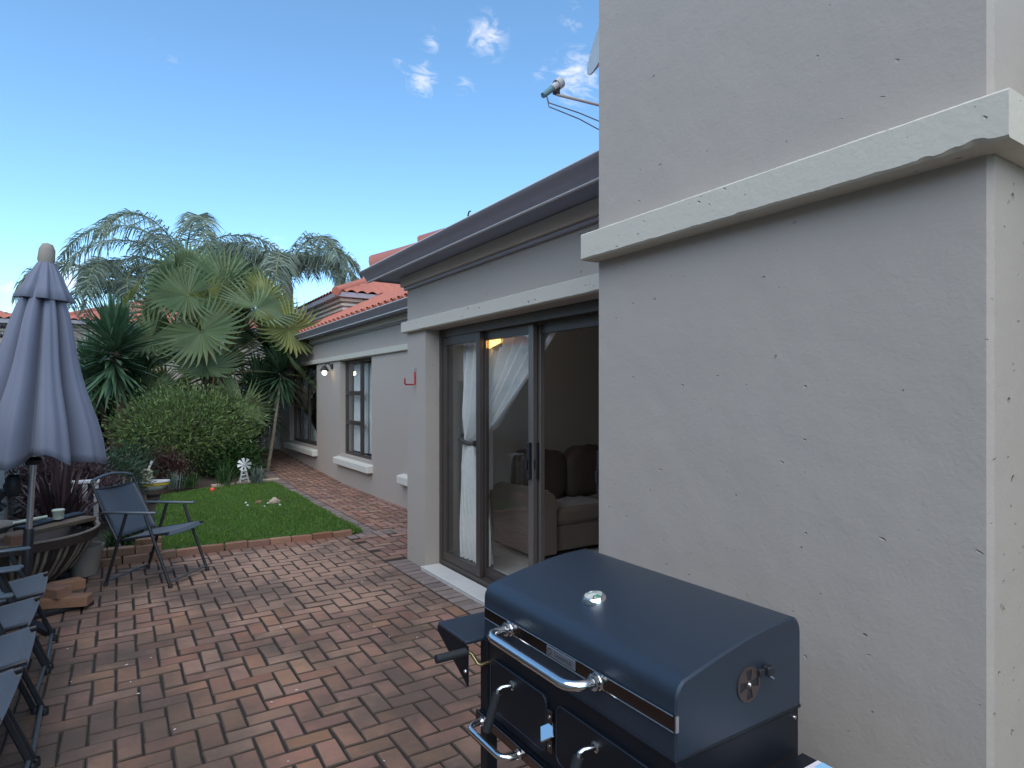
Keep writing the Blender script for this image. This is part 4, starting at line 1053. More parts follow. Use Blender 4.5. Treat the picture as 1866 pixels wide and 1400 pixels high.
# ================================================================== UMBRELLA
ub = gnd(42, 1134); umb = empty('garden_umbrella', ub, 'closed blue-grey garden umbrella standing by the row of chairs', 'umbrella')
lean = Matrix.Rotation(R(3.7), 4, Vector((math.sin(YAW), math.cos(YAW), 0)))
dU = depth_of(ub); pxm = dU / FPX
def zpx(y): return CAMH + (HYP - y) * pxm
q = MB(); q.tube([lean @ Vector((0, 0, .12)), lean @ Vector((0, 0, 2.50))], .019, 12); q.build('pole', 'aluminium', umb, 50)
q = MB(); q.lathe([(.024, .0), (.03, .02), (.03, .52), (.024, .53)], 14, lean, (0, 0, .10)); q.build('base_socket', 'black_plastic', umb, 40)
for a_ in (R(25), R(115)):
    q = MB(); M_ = Matrix.Rotation(a_, 4, 'Z'); q.box((-.42, -.028, .004), (.42, .028, .034 + .001 * (a_ > 0)), M_, .004); q.build('base_bar', 'black_plastic', umb)
def folds(r, z, a_):
    k = 8; ph = (a_ * k / (2 * math.pi)) % 1.0
    d_ = min(ph, 1 - ph); d2_ = abs(((a_ * 8 / (2 * math.pi)) + .42) % 1.0 - .5)
    big_ = 1.06 - .40 * math.exp(-(d_ / .15) ** 2) - .13 * math.exp(-(d2_ / .06) ** 2)
    return r * (big_ + .03 * math.sin(a_ * 5 + z * 2.2) + .015 * math.sin(a_ * 31 + 1.3 * z))
pr = []
zt, zb = zpx(505), zpx(832)
for k in range(23):
    t = k / 22; pr.append((.06 + .325 * t ** .92 + .012 * math.sin(t * 9), zt + (zb - zt) * t))
q = MB(); q.lathe(pr, 240, lean, (0, 0, 0), folds)
# hem rises and falls from pleat to pleat
vs2 = []
for i, v in enumerate(q.v):
    j = i // 240; k = i % 240; a_ = 2 * math.pi * k / 240
    dz = (.035 * math.sin(a_ * 4 + .6) + .025 * math.sin(a_ * 8)) * (j / 22) ** 3
    vs2.append((v[0], v[1], v[2] + dz))
q.v = vs2; can = q.build('canopy', 'umbrella_cloth', umb, 180); can.modifiers.new('thick', 'SOLIDIFY').thickness = .004
q = MB(); z1, z2 = zpx(478), zpx(545)
q.lathe([(.022, z1 + .03), (.05, z1 - .01), (.085, z1 + (z2 - z1) * .35), (.115, z1 + (z2 - z1) * .7), (.150, z2), (.145, z2 - .004)], 120, lean, (0, 0, 0), lambda r, z, a_: r * (1 + .13 * math.sin(a_ * 8 + 1) * min(1, (z1 - z + .05) / .2) + .05 * math.sin(a_ * 17)))
vn = q.build('vent_cap', 'umbrella_cloth', umb, 180); vn.modifiers.new('thick', 'SOLIDIFY').thickness = .004
q = MB(); q.lathe([(.04, z1 - .01), (.048, z1 + .02), (.045, z1 + .09), (.03, z1 + .125), (.001, z1 + .135)], 18, lean, (0, 0, 0), lambda r, z, a_: r * (1 + .06 * math.sin(5 * a_ + 20 * z))); q.build('finial', 'grey_pot', umb, 60)
q = MB(); zc = zpx(885)
q.lathe([(.03, zc - .07), (.045, zc - .05), (.045, zc + .05), (.03, zc + .07)], 14, lean, (-.10, .02, 0)); q.build('crank_housing', 'black_plastic', umb, 40)
q = MB(); q.tube([(-.02, 0, zc), (-.10, .02, zc)], .022, 10); q.tube([(-.10, .02, zc - .03), (-.15, .03, zc - .10), (-.10, .03, zc - .15)], .03, 10); q.tube([(-.15, .03, zc - .1), (-.165, .03, zc - .15), (-.135, .03, zc - .20), (-.17, .03, zc - .215)], .010, 8); q.build('crank_handle', 'black_plastic', umb, 60)
q = MB(); q.lathe([(.045, zb + .0), (.05, zb + .03), (.03, zb + .05)], 14, lean, (0, 0, -.05)); q.build('runner', 'black_plastic', umb, 50)
# loose bricks weighing down the umbrella base
lbm = brick_meshes(4, .23, .11, .068, 'loose_brick', ch=.006, jit=.004)
for k, (px_, py_, zt_, r_, sc_, lab_) in enumerate(((118, 1086, .105, -.30, 1.35, 'long loose orange brick lying on the umbrella base'), (98, 1068, .175, -.85, .85, 'reddish loose brick on top of the long brick on the umbrella base'), (122, 1058, .176, .35, .85, 'pale loose brick on top of the long brick on the umbrella base'))):
    p = gnd(px_, py_, zt_); o = tag(link('loose_brick', lbm[k], None), lab_, 'brick', 'loose bricks on the umbrella base'); o.location = p; o.rotation_euler = (0, .01, r_); o.scale = (sc_, 1, 1)

# ================================================================== FIRE BOWL and what lies on it
bc = Vector((-.69, 6.14, 0)); RB = .56
bowl = empty('fire_bowl', bc, 'wide rusty slatted iron fire bowl beside the closed umbrella', 'fire bowl')
q = MB(); q.lathe([(.22, .03), (.26, .06), (.36, .17), (.46, .32), (.50, .40), (.485, .40), (.44, .31), (.34, .18), (.24, .08), (.001, .06)], 48); q.build('inner_bowl', 'ash', bowl, 60)
for k in range(64):
    a_ = 2 * math.pi * k / 64; ca, sa = math.cos(a_), math.sin(a_)
    if -.2 < a_ < 2.6 and k % 2: pass
    q = MB(); pts = [(.26, .05), (.38, .15), (.475, .28), (.535, .40)]
    vs = []
    for (r_, z) in pts:
        for (dw, dr) in ((-.011, 0), (.011, 0), (.011, .008), (-.011, .008)): vs.append(((r_ + dr) * ca - dw * sa, (r_ + dr) * sa + dw * ca, z))
    fs = [(i * 4 + j, i * 4 + (j + 1) % 4, (i + 1) * 4 + (j + 1) % 4, (i + 1) * 4 + j) for i in range(3) for j in range(4)]
    q.add(vs, fs); q.build('slat', 'worn_rim' if k % 3 else 'rust_iron', bowl)
q = MB(); q.lathe([(.53, .375), (.556, .38), (.565, .44), (.545, .445), (.53, .44)], 56); q.build('rim', 'rust_iron', bowl, 40)
q = MB(); q.lathe([(.542, .446), (.566, .446), (.568, .458), (.542, .458)], 56); q.build('rim_cap', 'worn_rim', bowl, 40)
q = MB(); q.lathe([(.20, -.0), (.28, .0), (.27, .05), (.20, .06)], 32); q.build('base_ring', 'rust_iron', bowl, 40)
def boards(x0, y0, x1, y1, w_, z, t_, name, m_, label, cat):
    d = Vector((x1 - x0, y1 - y0, 0)); M_ = Matrix.Translation((x0, y0, z)) @ Matrix.Rotation(math.atan2(d.y, d.x), 4, 'Z')
    q = MB(); q.box((0, -w_ / 2, 0), (d.length, w_ / 2, t_), M_, .005); return tag(q.build(name, m_), label, cat)
boards(-.77, 5.76, -.20, 6.36, .13, .459, .035, 'plank', 'timber', 'weathered plank lying across the front of the fire bowl', 'plank')
boards(-.64, 6.00, -.27, 6.50, .10, .459, .055, 'charred_beam', 'black_plastic', 'black charred beam lying across the fire bowl', 'beam')
pan = empty('round_pan', (-.88, 6.12, .459), 'round shallow pan with pale rim resting on the fire bowl', 'pan')
q = MB(); q.lathe([(.001, .012), (.15, .014), (.185, .065), (.215, .072), (.213, .062), (.19, .055), (.155, .0), (.001, .0)], 36); q.build('dish', 'grey_pot', pan, 50)
q = MB(); q.tube([(.19, .0, .066), (.30, .05, .075), (.40, .08, .085)], [.014, .016, .012], 8); q.build('pan_handle', 'cream_cup', pan, 60)
p = gnd(122, 955, .52)
cup = empty('cream_tub', (-.41, 6.22, .5145), 'small cream plastic tub standing on the charred beam', 'tub')
q = MB(); q.lathe([(.001, 0), (.036, 0), (.042, .07), (.044, .072), (.039, .074), (.034, .01), (.001, .01)], 20); q.build('tub_wall', 'cream_cup', cup, 40)
q = MB(); q.lathe([(.001, .08), (.040, .079), (.0455, .074), (.0455, .066)], 20); q.build('lid', 'cream_cup', cup, 40)
o = tag(link('loose_brick', lbm[3]), 'single brick resting on the rim of the fire bowl', 'brick'); o.location = (-.60, 5.64, .5275); o.rotation_euler = (0, 0, .5); o.scale = (.6, .9, 1)
# pot beside the bowl
pt = gnd(154, 1050); pot = empty('flower_pot', (pt.x, pt.y + .06, 0), 'plain grey plastic flowerpot standing on the bricks next to the fire bowl', 'pot')
q = MB(); q.lathe([(.001, .0), (.095, .0), (.128, .20), (.138, .20), (.142, .245), (.128, .246), (.115, .19), (.001, .17)], 30); q.build('pot_wall', 'grey_pot', pot, 40)
q = MB(); q.lathe([(.001, .19), (.118, .188)], 20); q.build('potting_soil', 'soil', pot)

# ================================================================== FENCE on the left
fence = empty('boundary_fence', (-1.08, 8, 0), 'pale painted board fence along the left side of the garden', 'fence')
bmesh_ = MB(); bmesh_.box((-.012, -.098, 0), (.012, .098, 1.80), ch=.004); bme = bmesh_.mesh('board', 'fence_paint')
for k in range(100):
    o = link('board', bme, fence); o.location = (random.gauss(0, .002), -12.1 + .203 * k, random.gauss(.0, .006))
for k in range(9):
    q = MB(); q.box((-.06, -.05, 0), (-.0135, .05, 1.84), ch=.005); o = q.build('post', 'fence_paint', fence); o.location = (0, -9.2 + 2.1 * k, 0)
for z in (.3, 1.5):
    q = MB(); q.box((-.045, -12, z), (-.0135, 8.1, z + .08)); q.build('rail', 'fence_paint', fence)
for k in range(4):
    y = 8.72 + 2.2 * k
    e = empty('electric_fence_bracket', (-1.115, y, 1.70), 'slanted electric fence bracket with dark insulators above the board fence', 'bracket', 'electric fence brackets on the board fence')
    q = MB(); q.box((-.012, -.012, 0), (.012, .012, .20)); q.tube([(0, 0, .15), (.0, 0, .62)], .010, 6); q.build('upright', 'insulator', e)
    for j in range(5):
        q = MB(); q.lathe([(.001, -.028), (.014, -.026), (.030, -.010), (.014, 0), (.030, .010), (.014, .026), (.001, .028)], 12, Matrix.Translation((.045, 0, .16 + .105 * j)) @ Matrix.Rotation(R(90), 4, 'Y')); q.build('insulator', 'insulator', e, 50)
for j in range(5):
    q = MB(); q.tube([(-1.05, 3, 1.86 + .105 * j), (-1.05, 16, 1.86 + .105 * j)], .0022, 5); tag(q.build('fence_wire', 'wire'), ('lowest', 'second lowest', 'middle', 'second highest', 'highest')[j] + ' thin electric wire strung above the board fence', 'wire', 'electric fence wires')

# back wall, neighbouring houses, and one unseen house added for its shade
bw = MB(); bw.box((-1.4, 17.6, -.05), (4.3, 17.8, 2.0)); tag(bw.build('garden_wall', 'house_wall'), 'beige plastered garden wall behind the palms', 'wall')
gt = empty('white_gate', (3.0, 15.6, .2), 'narrow white slatted gate at the far end of the brick path', 'gate')
for k in range(5):
    q = MB(); q.box((-.30 + .13 * k, 0, 0), (-.19 + .13 * k, .03, 1.75), ch=.003); q.build('slat', 'white_gate', gt)
for z in (.3, 1.3):
    q = MB(); q.box((-.32, .0305, z), (.34, .06, z + .07)); q.build('rail', 'white_gate', gt)
def hip_house(name, x0, x1, y0, y1, zw, pitch, ov, label, ridge_y=None):
    e = empty(name, ((x0 + x1) / 2, (y0 + y1) / 2, 0), label, 'house'); c_ = Vector(e.location)
    def P(mb, n, m_, sm=None, par=None):
        mb.v = [tuple(Vector(v) - c_) for v in mb.v]; return mb.build(n, m_, par or e, sm)
    q = MB(); q.box((x0, y0, -.05), (x1, y1, zw)); P(q, 'wall', 'house_wall')
    for dz, dd, hh in ((-.28, .03, .05), (-.18, .06, .05), (-.08, .09, .07)):
        q = MB(); q.box((x0 - dd, y0 - dd, zw + dz), (x1 + dd, y1 + dd, zw + dz + hh)); P(q, 'cornice', 'fascia')
    q = MB(); q.box((x0 - ov, y0 - ov, zw + .002), (x1 + ov, y1 + ov, zw + .11)); P(q, 'gutter', 'gutter')
    tp = math.tan(R(pitch)); A, B, C_, D_ = x0 - ov - .03, x1 + ov + .03, y0 - ov - .03, y1 + ov + .03; ze = zw + .075
    wx, wy = B - A, D_ - C_; h_ = min(wx, wy) / 2
    def slope(p00, p10, p01, p11, ln, up_):
        q_ = MB(); n1 = max(8, int(ln / .25) * 6); n2 = max(6, int(up_ / .33) * 3)
        def fn(u, v):
            a_ = p00.lerp(p10, u); b_ = p01.lerp(p11, u); p_ = a_.lerp(b_, v); s_ = (p_ - p00).dot((p10 - p00).normalized())
            return (p_.x, p_.y, p_.z + .06 * abs(math.sin(math.pi * s_ / .25)) + .03 * (1 - (v * up_ / .33) % 1.0))
        q_.grid(fn, n1, n2); o_ = P(q_, 'roof_tiles', 'roof_tile_far', 70); o_['kind'] = 'stuff'
    c00, c10, c11, c01 = Vector((A, C_, ze)), Vector((B, C_, ze)), Vector((B, D_, ze)), Vector((A, D_, ze))
    if wx >= wy: r1, r2 = Vector((A + h_, (C_ + D_) / 2, ze + h_ * tp)), Vector((B - h_, (C_ + D_) / 2, ze + h_ * tp)); sl = ((c00, c10, r1, r2), (c01, c00, r1, r1), (c10, c11, r2, r2), (c11, c01, r2, r1))
    else: r1, r2 = Vector(((A + B) / 2, C_ + h_, ze + h_ * tp)), Vector(((A + B) / 2, D_ - h_, ze + h_ * tp)); sl = ((c00, c10, r1, r1), (c01, c00, r2, r1), (c10, c11, r1, r2), (c11, c01, r2, r2))
    for (a_, b_, c2, d2) in sl: slope(a_, b_, c2, d2, (b_ - a_).length, h_ / math.cos(R(pitch)))
    for (a_, b_) in ((c00, r1), (r1, r2)):
        q = MB(); q.tube([a_ + Vector((0, 0, .03)), b_ + Vector((0, 0, .05))], .10, 8); P(q, 'ridge_cap', 'roof_tile_far', 50)
    return e
hip_house('neighbour_house', 4.42, 8.2, 14.2, 19.5, 3.78, 24, .22, 'taller house with red hip roof rising behind the far wing')
hip_house('neighbour_house', -9.5, -2.45, 20.5, 27, 3.35, 22, .4, 'beige house with red tiled roof beyond the board fence beside the umbrella')
hip_house('neighbour_house', -10.5, -3.4, -7.5, 9.0, 2.9, 24, .35, 'unseen long house with red tiled roof, added behind the board fence to shade the patio')  # added out of view to block skylight and darken the lower walls
hip_house('neighbour_house', -1.35, 6.0, 24, 32, 3.75, 22, .4, 'house with red tiled roof beyond the yucca')

# ================================================================== PLANTS
def frond_fan(name, n=34, L=.80, split=.55, matname='fan_leaf', droop=.25, spread=320, fold=.035):
    """one fan leaf: blade in the local x-z plane around the origin, petiole comes from -y"""
    V = []; F = []
    for k in range(n):
        a_ = R(-spread / 2 + spread * (k + .5) / n); da = R(spread / n) * .52
        ln = L * (1 - .28 * (abs(a_) / R(spread / 2)) ** 2) * random.uniform(.93, 1.05)
        d = Vector((math.sin(a_), 0, math.cos(a_)))
        s_ = Vector((math.cos(a_), 0, -math.sin(a_)))
        wi = ln * split * math.tan(da)
        kk = random.uniform(.6, 1.5) * droop
        def pt(t, off, lift): 
            p_ = d * (ln * t) + s_ * off + Vector((0, 1, 0)) * (lift + ln * .18 * t * t)
            over = max(0, t - split) / (1 - split)
            p_ += Vector((0, .25, -1)) * (kk * ln * over ** 2 * .55)
            return p_
        b = len(V)
        V += [pt(.02, 0, 0), pt(split, -wi, fold * .6), pt(split, 0, -fold), pt(split, wi, fold * .6), pt(.8, -wi * .45, .0), pt(.8, wi * .45, 0), pt(1.0, 0, -fold), pt(.8, 0, -fold * .6)]
        F += [(b, b + 1, b + 2), (b, b + 2, b + 3), (b + 1, b + 4, b + 7, b + 2), (b + 2, b + 7, b + 5, b + 3), (b + 4, b + 6, b + 7), (b + 7, b + 6, b + 5)]
    mb = MB(); mb.add(V, F); return mb.mesh(name, matname, None, recalc=False)
def fan_palm(name, base, crown_z, n, Lf, pet, label, seed):
    random.seed(seed)
    e = empty(name, base, label, 'palm tree')
    q = MB(); cz = crown_z - base[2]
    q.tube([(0, 0, -.1), (.02, 0, cz * .4), (.0, .02, cz * .8), (0, 0, cz + .05)], [.26, .20, .19, .15], 14); q.build('trunk', 'palm_trunk', e, 60)
    for k in range(26):   # old leaf bases
        a_ = k * 2.4; z = cz * (.35 + .62 * k / 26); q = MB(); d = Vector((math.cos(a_), math.sin(a_), 0))
        q.tube([d * .13 + Vector((0, 0, z - .05)), d * .24 + Vector((0, 0, z + .10)), d * .33 + Vector((0, 0, z + .26))], [.05, .035, .012], 6); q.build('leaf_base', 'palm_trunk', e, 60)
    meshes = [frond_fan('frond', L=Lf, split=random.uniform(.45, .6), droop=random.uniform(.15, .45)) for _ in range(4)] + [frond_fan('frond', L=Lf * .95, matname='fan_leaf_yellow', droop=.3)]
    dead = [frond_fan('frond', n=24, L=Lf * .8, matname='dead_leaf', droop=1.0, split=.35)]
    for k in range(n):
        t = k / (n - 1)          # 0 = upright young, 1 = hanging old
        el = R(89 - 114 * t ** 1.25 + random.uniform(-7, 7)); az = k * 2.39996 + random.uniform(-.25, .25)
        d = Vector((math.cos(az) * math.cos(el), math.sin(az) * math.cos(el), math.sin(el)))
        pl_ = pet * random.uniform(.75, 1.1) * (.85 if t < .12 else 1)
        st_ = Vector((0, 0, cz - .05 - .25 * t)) + Vector((d.x, d.y, 0)) * .08
        tip = st_ + d * pl_ + Vector((0, 0, -.10 * pl_ * math.cos(el)))
        pm = MB(); pm.tube([st_, st_.lerp(tip, .5) + Vector((0, 0, .05 * math.cos(el))), tip], [.026, .017, .011], 6); pm.build('petiole', 'petiole', e, 60)
        me = random.choice(meshes[:4]) if random.random() < .74 else meshes[4]
        if t > .86: me = random.choice(dead + meshes[:2])
        fo = link('frond', me, e)
        hz_ = Vector((math.cos(az), math.sin(az), 0))
        nrm_ = (hz_ * .9 + Vector((0, 0, .95 * math.cos(el))) + Vector((random.gauss(0, .2), random.gauss(0, .2), random.gauss(0, .12)))).normalized()
        zdir = d + Vector((0, 0, -.25)); zdir = zdir - nrm_ * zdir.dot(nrm_)
        if zdir.length < .1: zdir = Vector((-d.y, d.x, .3))
        zdir.normalize(); ydir = nrm_
        xdir = ydir.cross(zdir).normalized(); rl = random.uniform(-.5, .5)
        M_ = Matrix(((xdir.x, ydir.x, zdir.x, tip.x), (xdir.y, ydir.y, zdir.y, tip.y), (xdir.z, ydir.z, zdir.z, tip.z), (0, 0, 0, 1))) @ Matrix.Rotation(rl, 4, 'Z')
        fo.matrix_parent_inverse = Matrix.Identity(4); fo.matrix_local = M_ @ Matrix.Scale(random.uniform(.85, 1.12), 4)
    return e
fan_palm('fan_palm', (1.70, 14.0, .1), 2.25, 50, .90, 1.85, 'large fan palm with stiff pleated leaves rising behind the round bush', 5)
def feather_frond(L, matname, n=62, droop=1.0, leaflet=.55, seed=0):
    rg = np.random.default_rng(seed)
    # arching rachis in local x-z plane
    ts = np.linspace(0, 1, n)
    th = R(74) - (R(74) + R(70) * droop) * ts ** 1.05
    dx = np.cos(th) * L / n; dz = np.sin(th) * L / n
    X = np.cumsum(dx); Z = np.cumsum(dz)
    P, D, Ls = [], [], []
    for i in range(4, n):
        for s_ in (-1, 1):
            for _ in range(2):
                tan = np.array([math.cos(th[i]), 0, math.sin(th[i])])
                P.append((X[i], 0, Z[i])); up_ = rg.normal(.1, .45)
                D.append(tan * .55 + np.array([0, s_ * .85, 0]) + np.array([0, 0, up_]))
                Ls.append(leaflet * (.35 + .75 * math.sin(math.pi * min(1, ts[i] * .9 + .08))) * rg.uniform(.8, 1.1))
    me = card_mesh('frond', P, D, np.array(Ls), .034, matname, bend=.75)
    return me, [(float(X[i]), 0, float(Z[i])) for i in range(0, n, 4)]
def queen_palm(name, base, crown, n, L, label, seed, azs=None):
    random.seed(seed); e = empty(name, base, label, 'palm tree'); c_ = Vector(crown) - Vector(base)
    q = MB(); q.tube([(0, 0, -.1), c_ * .5 + Vector((.05, 0, 0)), c_ + Vector((0, 0, -.1)), c_ + Vector((0, 0, .25))], [.17, .14, .12, .05], 12); q.build('trunk', 'pale_bark', e, 60)
    vars_ = [feather_frond(L, 'queen_leaf', droop=random.uniform(.75, 1.25), seed=seed * 10 + i) for i in range(4)]
    rms = []
    for me, pts in vars_:
        mb = MB(); mb.tube(pts, [.022 - .018 * i / len(pts) for i in range(len(pts))], 6); rms.append(mb.mesh('rachis', 'petiole', 60))
    for k in range(n):
        az = (azs[k] if azs and k < len(azs) else k * 2.39996 + random.uniform(-.3, .3)); i = random.randrange(4)
        tilt = random.uniform(-.25, .35) * (1 if k % 3 else -1)
        M_ = Matrix.Translation(c_ + Vector((0, 0, random.uniform(-.1, .2)))) @ Matrix.Rotation(az, 4, 'Z') @ Matrix.Rotation(tilt, 4, 'Y') @ Matrix.Scale(random.uniform(.8, 1.1), 4)
        fo = link('frond', vars_[i][0], e); fo.matrix_local = M_
        ra = link('rachis', rms[i], fo)
    return e
qa = ony(335, 520, 18.6); queen_palm('queen_palm', (qa.x, qa.y, 0), qa, 11, 4.0, 'tall feathery palm behind the yucca with fronds arching to both sides', 3)
qb = ony(525, 520, 16.3); queen_palm('queen_palm', (qb.x, qb.y, 0), qb, 11, 2.9, 'feathery palm drooping beside the red roof of the taller house', 8)
qc = ony(225, 560, 19.5); queen_palm('queen_palm', (qc.x, qc.y, 0), qc, 9, 3.0, 'lower feathery palm between the umbrella and the tall palm', 13)

def yucca(name, base, bend, heads, label, Ll=.7, nl=190, trunk_r=.07, tmat='bark', seed=1, stems=None):
    rg = np.random.default_rng(seed); e = empty(name, base, label, 'yucca'); B = Vector(base)
    for hd in heads:
        h_ = Vector(hd) - B; q = MB(); q.tube([(0, 0, -.05), h_ * .35 + Vector(bend), h_ * .75 + Vector(bend) * .7, h_], [trunk_r, trunk_r * .9, trunk_r * .8, trunk_r * .7], 10); q.build('trunk', tmat, e, 60)
        n = nl; t = rg.random(n)
        P = np.array(h_) + np.stack([rg.normal(0, .03, n), rg.normal(0, .03, n), .28 - .75 * t * Ll], 1)
        az = rg.uniform(0, 6.283, n); el = np.radians(85 - 140 * t + rg.normal(0, 9, n))
        D = np.stack([np.cos(az) * np.cos(el), np.sin(az) * np.cos(el), np.sin(el)], 1)
        me = card_mesh('leaf_head', P, D, Ll * rg.uniform(.8, 1.1, n), .05 * Ll / .7, 'yucca_leaf', N=np.tile([0, 0, 1.0], (n, 1)) + rg.normal(0, .15, (n, 3)), bend=.10)
        link('leaf_head', me, e)
    return e
yh = ony(208, 640, 12.5)
yucca('yucca', (.0, 12.4, .08), (.10, 0, 0), [tuple(yh)], 'dark green yucca with a heavy drooping head next to the umbrella', Ll=.85, nl=340, trunk_r=.11, seed=2)
yucca('yucca', (.15, 13.0, .08), (-.05, 0, 0), [tuple(ony(170, 690, 13.2)), tuple(ony(255, 700, 13.4))], 'shorter twin-headed yucca behind the heavy-headed yucca', Ll=.7, nl=220, trunk_r=.08, seed=5)
yh2 = ony(512, 682, 12.9)
yucca('yucca', (2.38, 12.3, path_z(12.3)), (.02, 0, 0), [tuple(yh2)], 'slender pale-trunked yucca leaning over the path in front of the far window', Ll=.62, nl=230, trunk_r=.035, tmat='pale_bark', seed=4)
yucca('yucca', (2.05, 13.6, .1), (.05, 0, 0), [tuple(ony(490, 640, 14.2)), tuple(ony(470, 720, 13.6))], 'taller yucca clump between the fan palm and the house', Ll=.8, nl=220, trunk_r=.06, seed=9)

def shrub(name, c_, r, n, leaf, wid, matname, label, cat='shrub', seed=0, up=.5, stems=8, lump=.22, stemmat='bark', hollow=.55, vase=False):
    rg = np.random.default_rng(seed); e = empty(name, (c_[0], c_[1], max(0, c_[2] - r[2])), label, cat); B = np.array(e.location)
    U = rg.normal(size=(n, 3)); U /= np.linalg.norm(U, axis=1, keepdims=True)
    az = np.arctan2(U[:, 1], U[:, 0]); la = U[:, 2]
    lumps = 1 + lump * (np.sin(az * 4 + 5 * la + seed) * np.cos(la * 5 + az * 2) + .6 * np.sin(az * 9 + la * 11 + 2 * seed) * np.cos(la * 8))
    rad = (hollow + (1 - hollow) * rg.random(n) ** .6) * lumps
    P = U * rad[:, None] * np.array(r)
    # clumps: pull leaves towards random twig centres
    K = max(30, n // 60); Cc = P[rg.integers(0, n, K)]
    idx = rg.integers(0, K, n); P = P * .35 + Cc[idx] * .65 + rg.normal(0, .045, (n, 3)) * np.array(r) / max(r) * 2.2
    keep = P[:, 2] + c_[2] > .06
    if vase:
        rr_ = np.hypot(P[:, 0] / r[0], P[:, 1] / r[1]); zz_ = (P[:, 2] + c_[2]) / (2 * r[2])
        keep &= rr_ < .30 + 1.55 * zz_ + rg.normal(0, .12, n)
    P, U2 = P[keep], U[keep]; n = len(P)
    D = P / np.array(r) + rg.normal(0, .55, (n, 3)); D[:, 2] += up
    me = card_mesh('crown', P + np.array(c_) - B, D, leaf * rg.uniform(.6, 1.2, n), wid, matname)
    link('crown', me, e)
    random.seed(seed)
    for k in range(stems):
        a_ = k * 2.4; tip = Vector((r[0] * .75 * math.cos(a_), r[1] * .75 * math.sin(a_), r[2] * random.uniform(.9, 1.6)))
        q = MB(); q.tube([(0, 0, -.05), tip * .4 + Vector((random.gauss(0, .05), random.gauss(0, .05), 0)), tip], [.022, .016, .006], 6); q.build('stem', stemmat, e, 60)
    return e
shrub('round_bush', (1.02, 12.15, .92), (1.22, .85, .82), 34000, .075, .017, 'bush_leaf', 'big rounded light green bush behind the lawn', 'bush', 21, up=.6, stems=26, lump=.26, vase=True, stemmat='pale_bark')
shrub('dark_hedge', (-.55, 14.6, 1.2), (1.0, .8, 1.35), 16000, .10, .04, 'dark_leaf', 'dense dark evergreen shrub behind the yuccas beside the fence', 'shrub', 22, lump=.15)
shrub('dark_hedge', (2.05, 15.6, .9), (.9, .6, 1.0), 11000, .10, .04, 'dark_leaf', 'dark leafy shrub under the fan palm by the gate', 'shrub', 23, lump=.15)
shrub('juniper', (-.25, 10.4, .36), (.72, .65, .33), 11000, .07, .012, 'dark_leaf', 'low spreading dark juniper in the side bed', 'shrub', 24, lump=.25, up=.2)
shrub('juniper', (.15, 11.6, .40), (.40, .4, .34), 5000, .07, .012, 'dark_leaf', 'small dark juniper below the yucca trunk', 'shrub', 34, lump=.25, up=.2)
shrub('purple_shrub', (-.55, 9.2, .42), (.50, .5, .40), 7000, .06, .022, 'purple_leaf', 'low purple-leaved shrub near the fence', 'shrub', 25, lump=.3)
shrub('brown_shrub', (.66, 11.45, .28), (.24, .22, .28), 4500, .035, .02, 'brown_leaf', 'small rust-brown domed shrub next to the boat ornament', 'shrub', 26, lump=.08)
shrub('understory_shrub', (1.75, 11.9, .35), (.42, .35, .36), 5000, .09, .02, 'strap_leaf', 'low leafy green plant behind the toy windmill', 'shrub', 27, lump=.3)
def tuft(name, c_, n, L, wid, matname, label, cat='plant', seed=0, spread=.6, bend=.35, group=None):
    rg = np.random.default_rng(seed); e = empty(name, c_, label, cat, group)
    az = rg.uniform(0, 6.283, n); s_ = np.abs(rg.normal(0, spread, n))
    P = np.stack([rg.normal(0, .05, n), rg.normal(0, .05, n), np.zeros(n)], 1)
    D = np.stack([np.cos(az) * s_, np.sin(az) * s_, np.ones(n)], 1)
    Ln = L * rg.uniform(.55, 1.1, n)
    # three-segment arching blades
    V = []; F = []
    D /= np.linalg.norm(D, axis=1, keepdims=True)
    for i in range(n):
        d = D[i]; sd_ = np.cross(d, [0, 0, 1.0]); nn = np.linalg.norm(sd_); sd_ = sd_ / nn if nn > 1e-3 else np.array([1., 0, 0])
        hv = np.array([d[0], d[1], 0]); b = len(V)
        for t, w_ in ((0, .7), (.35, 1), (.7, .75), (1, .05)):
            p_ = P[i] + d * Ln[i] * t + np.array([0, 0, -1.0]) * bend * Ln[i] * t ** 2.4 * (.3 + np.linalg.norm(hv)) + hv * .1 * t * t
            V.append(p_ - sd_ * wid * w_ / 2); V.append(p_ + sd_ * wid * w_ / 2)
        for k in range(3): F.append((b + 2 * k, b + 2 * k + 1, b + 2 * k + 3, b + 2 * k + 2))
    link('blades', leaves_mesh('blades', np.array(V), np.array(F), matname), e); return e
tuft('flax_plant', (-.50, 7.75, .09), 150, .98, .028, 'purple_leaf', 'dark purple spiky flax behind the fire bowl', 'flax', 41, .55, .30)
tuft('flax_plant', (-.05, 8.3, .09), 90, .75, .022, 'purple_leaf', 'smaller purple flax beside the lone folding chair', 'flax', 42, .6, .40)
tuft('strap_plant', (.02, 6.85, .09), 80, .42, .022, 'strap_leaf', 'glossy green strap-leaved plant behind the flowerpot', 'plant', 43, .5, .45)
tuft('strap_plant', (.18, 7.5, .09), 60, .40, .02, 'strap_leaf', 'green strap-leaved plant at the left edge of the lawn', 'plant', 53, .6, .45)
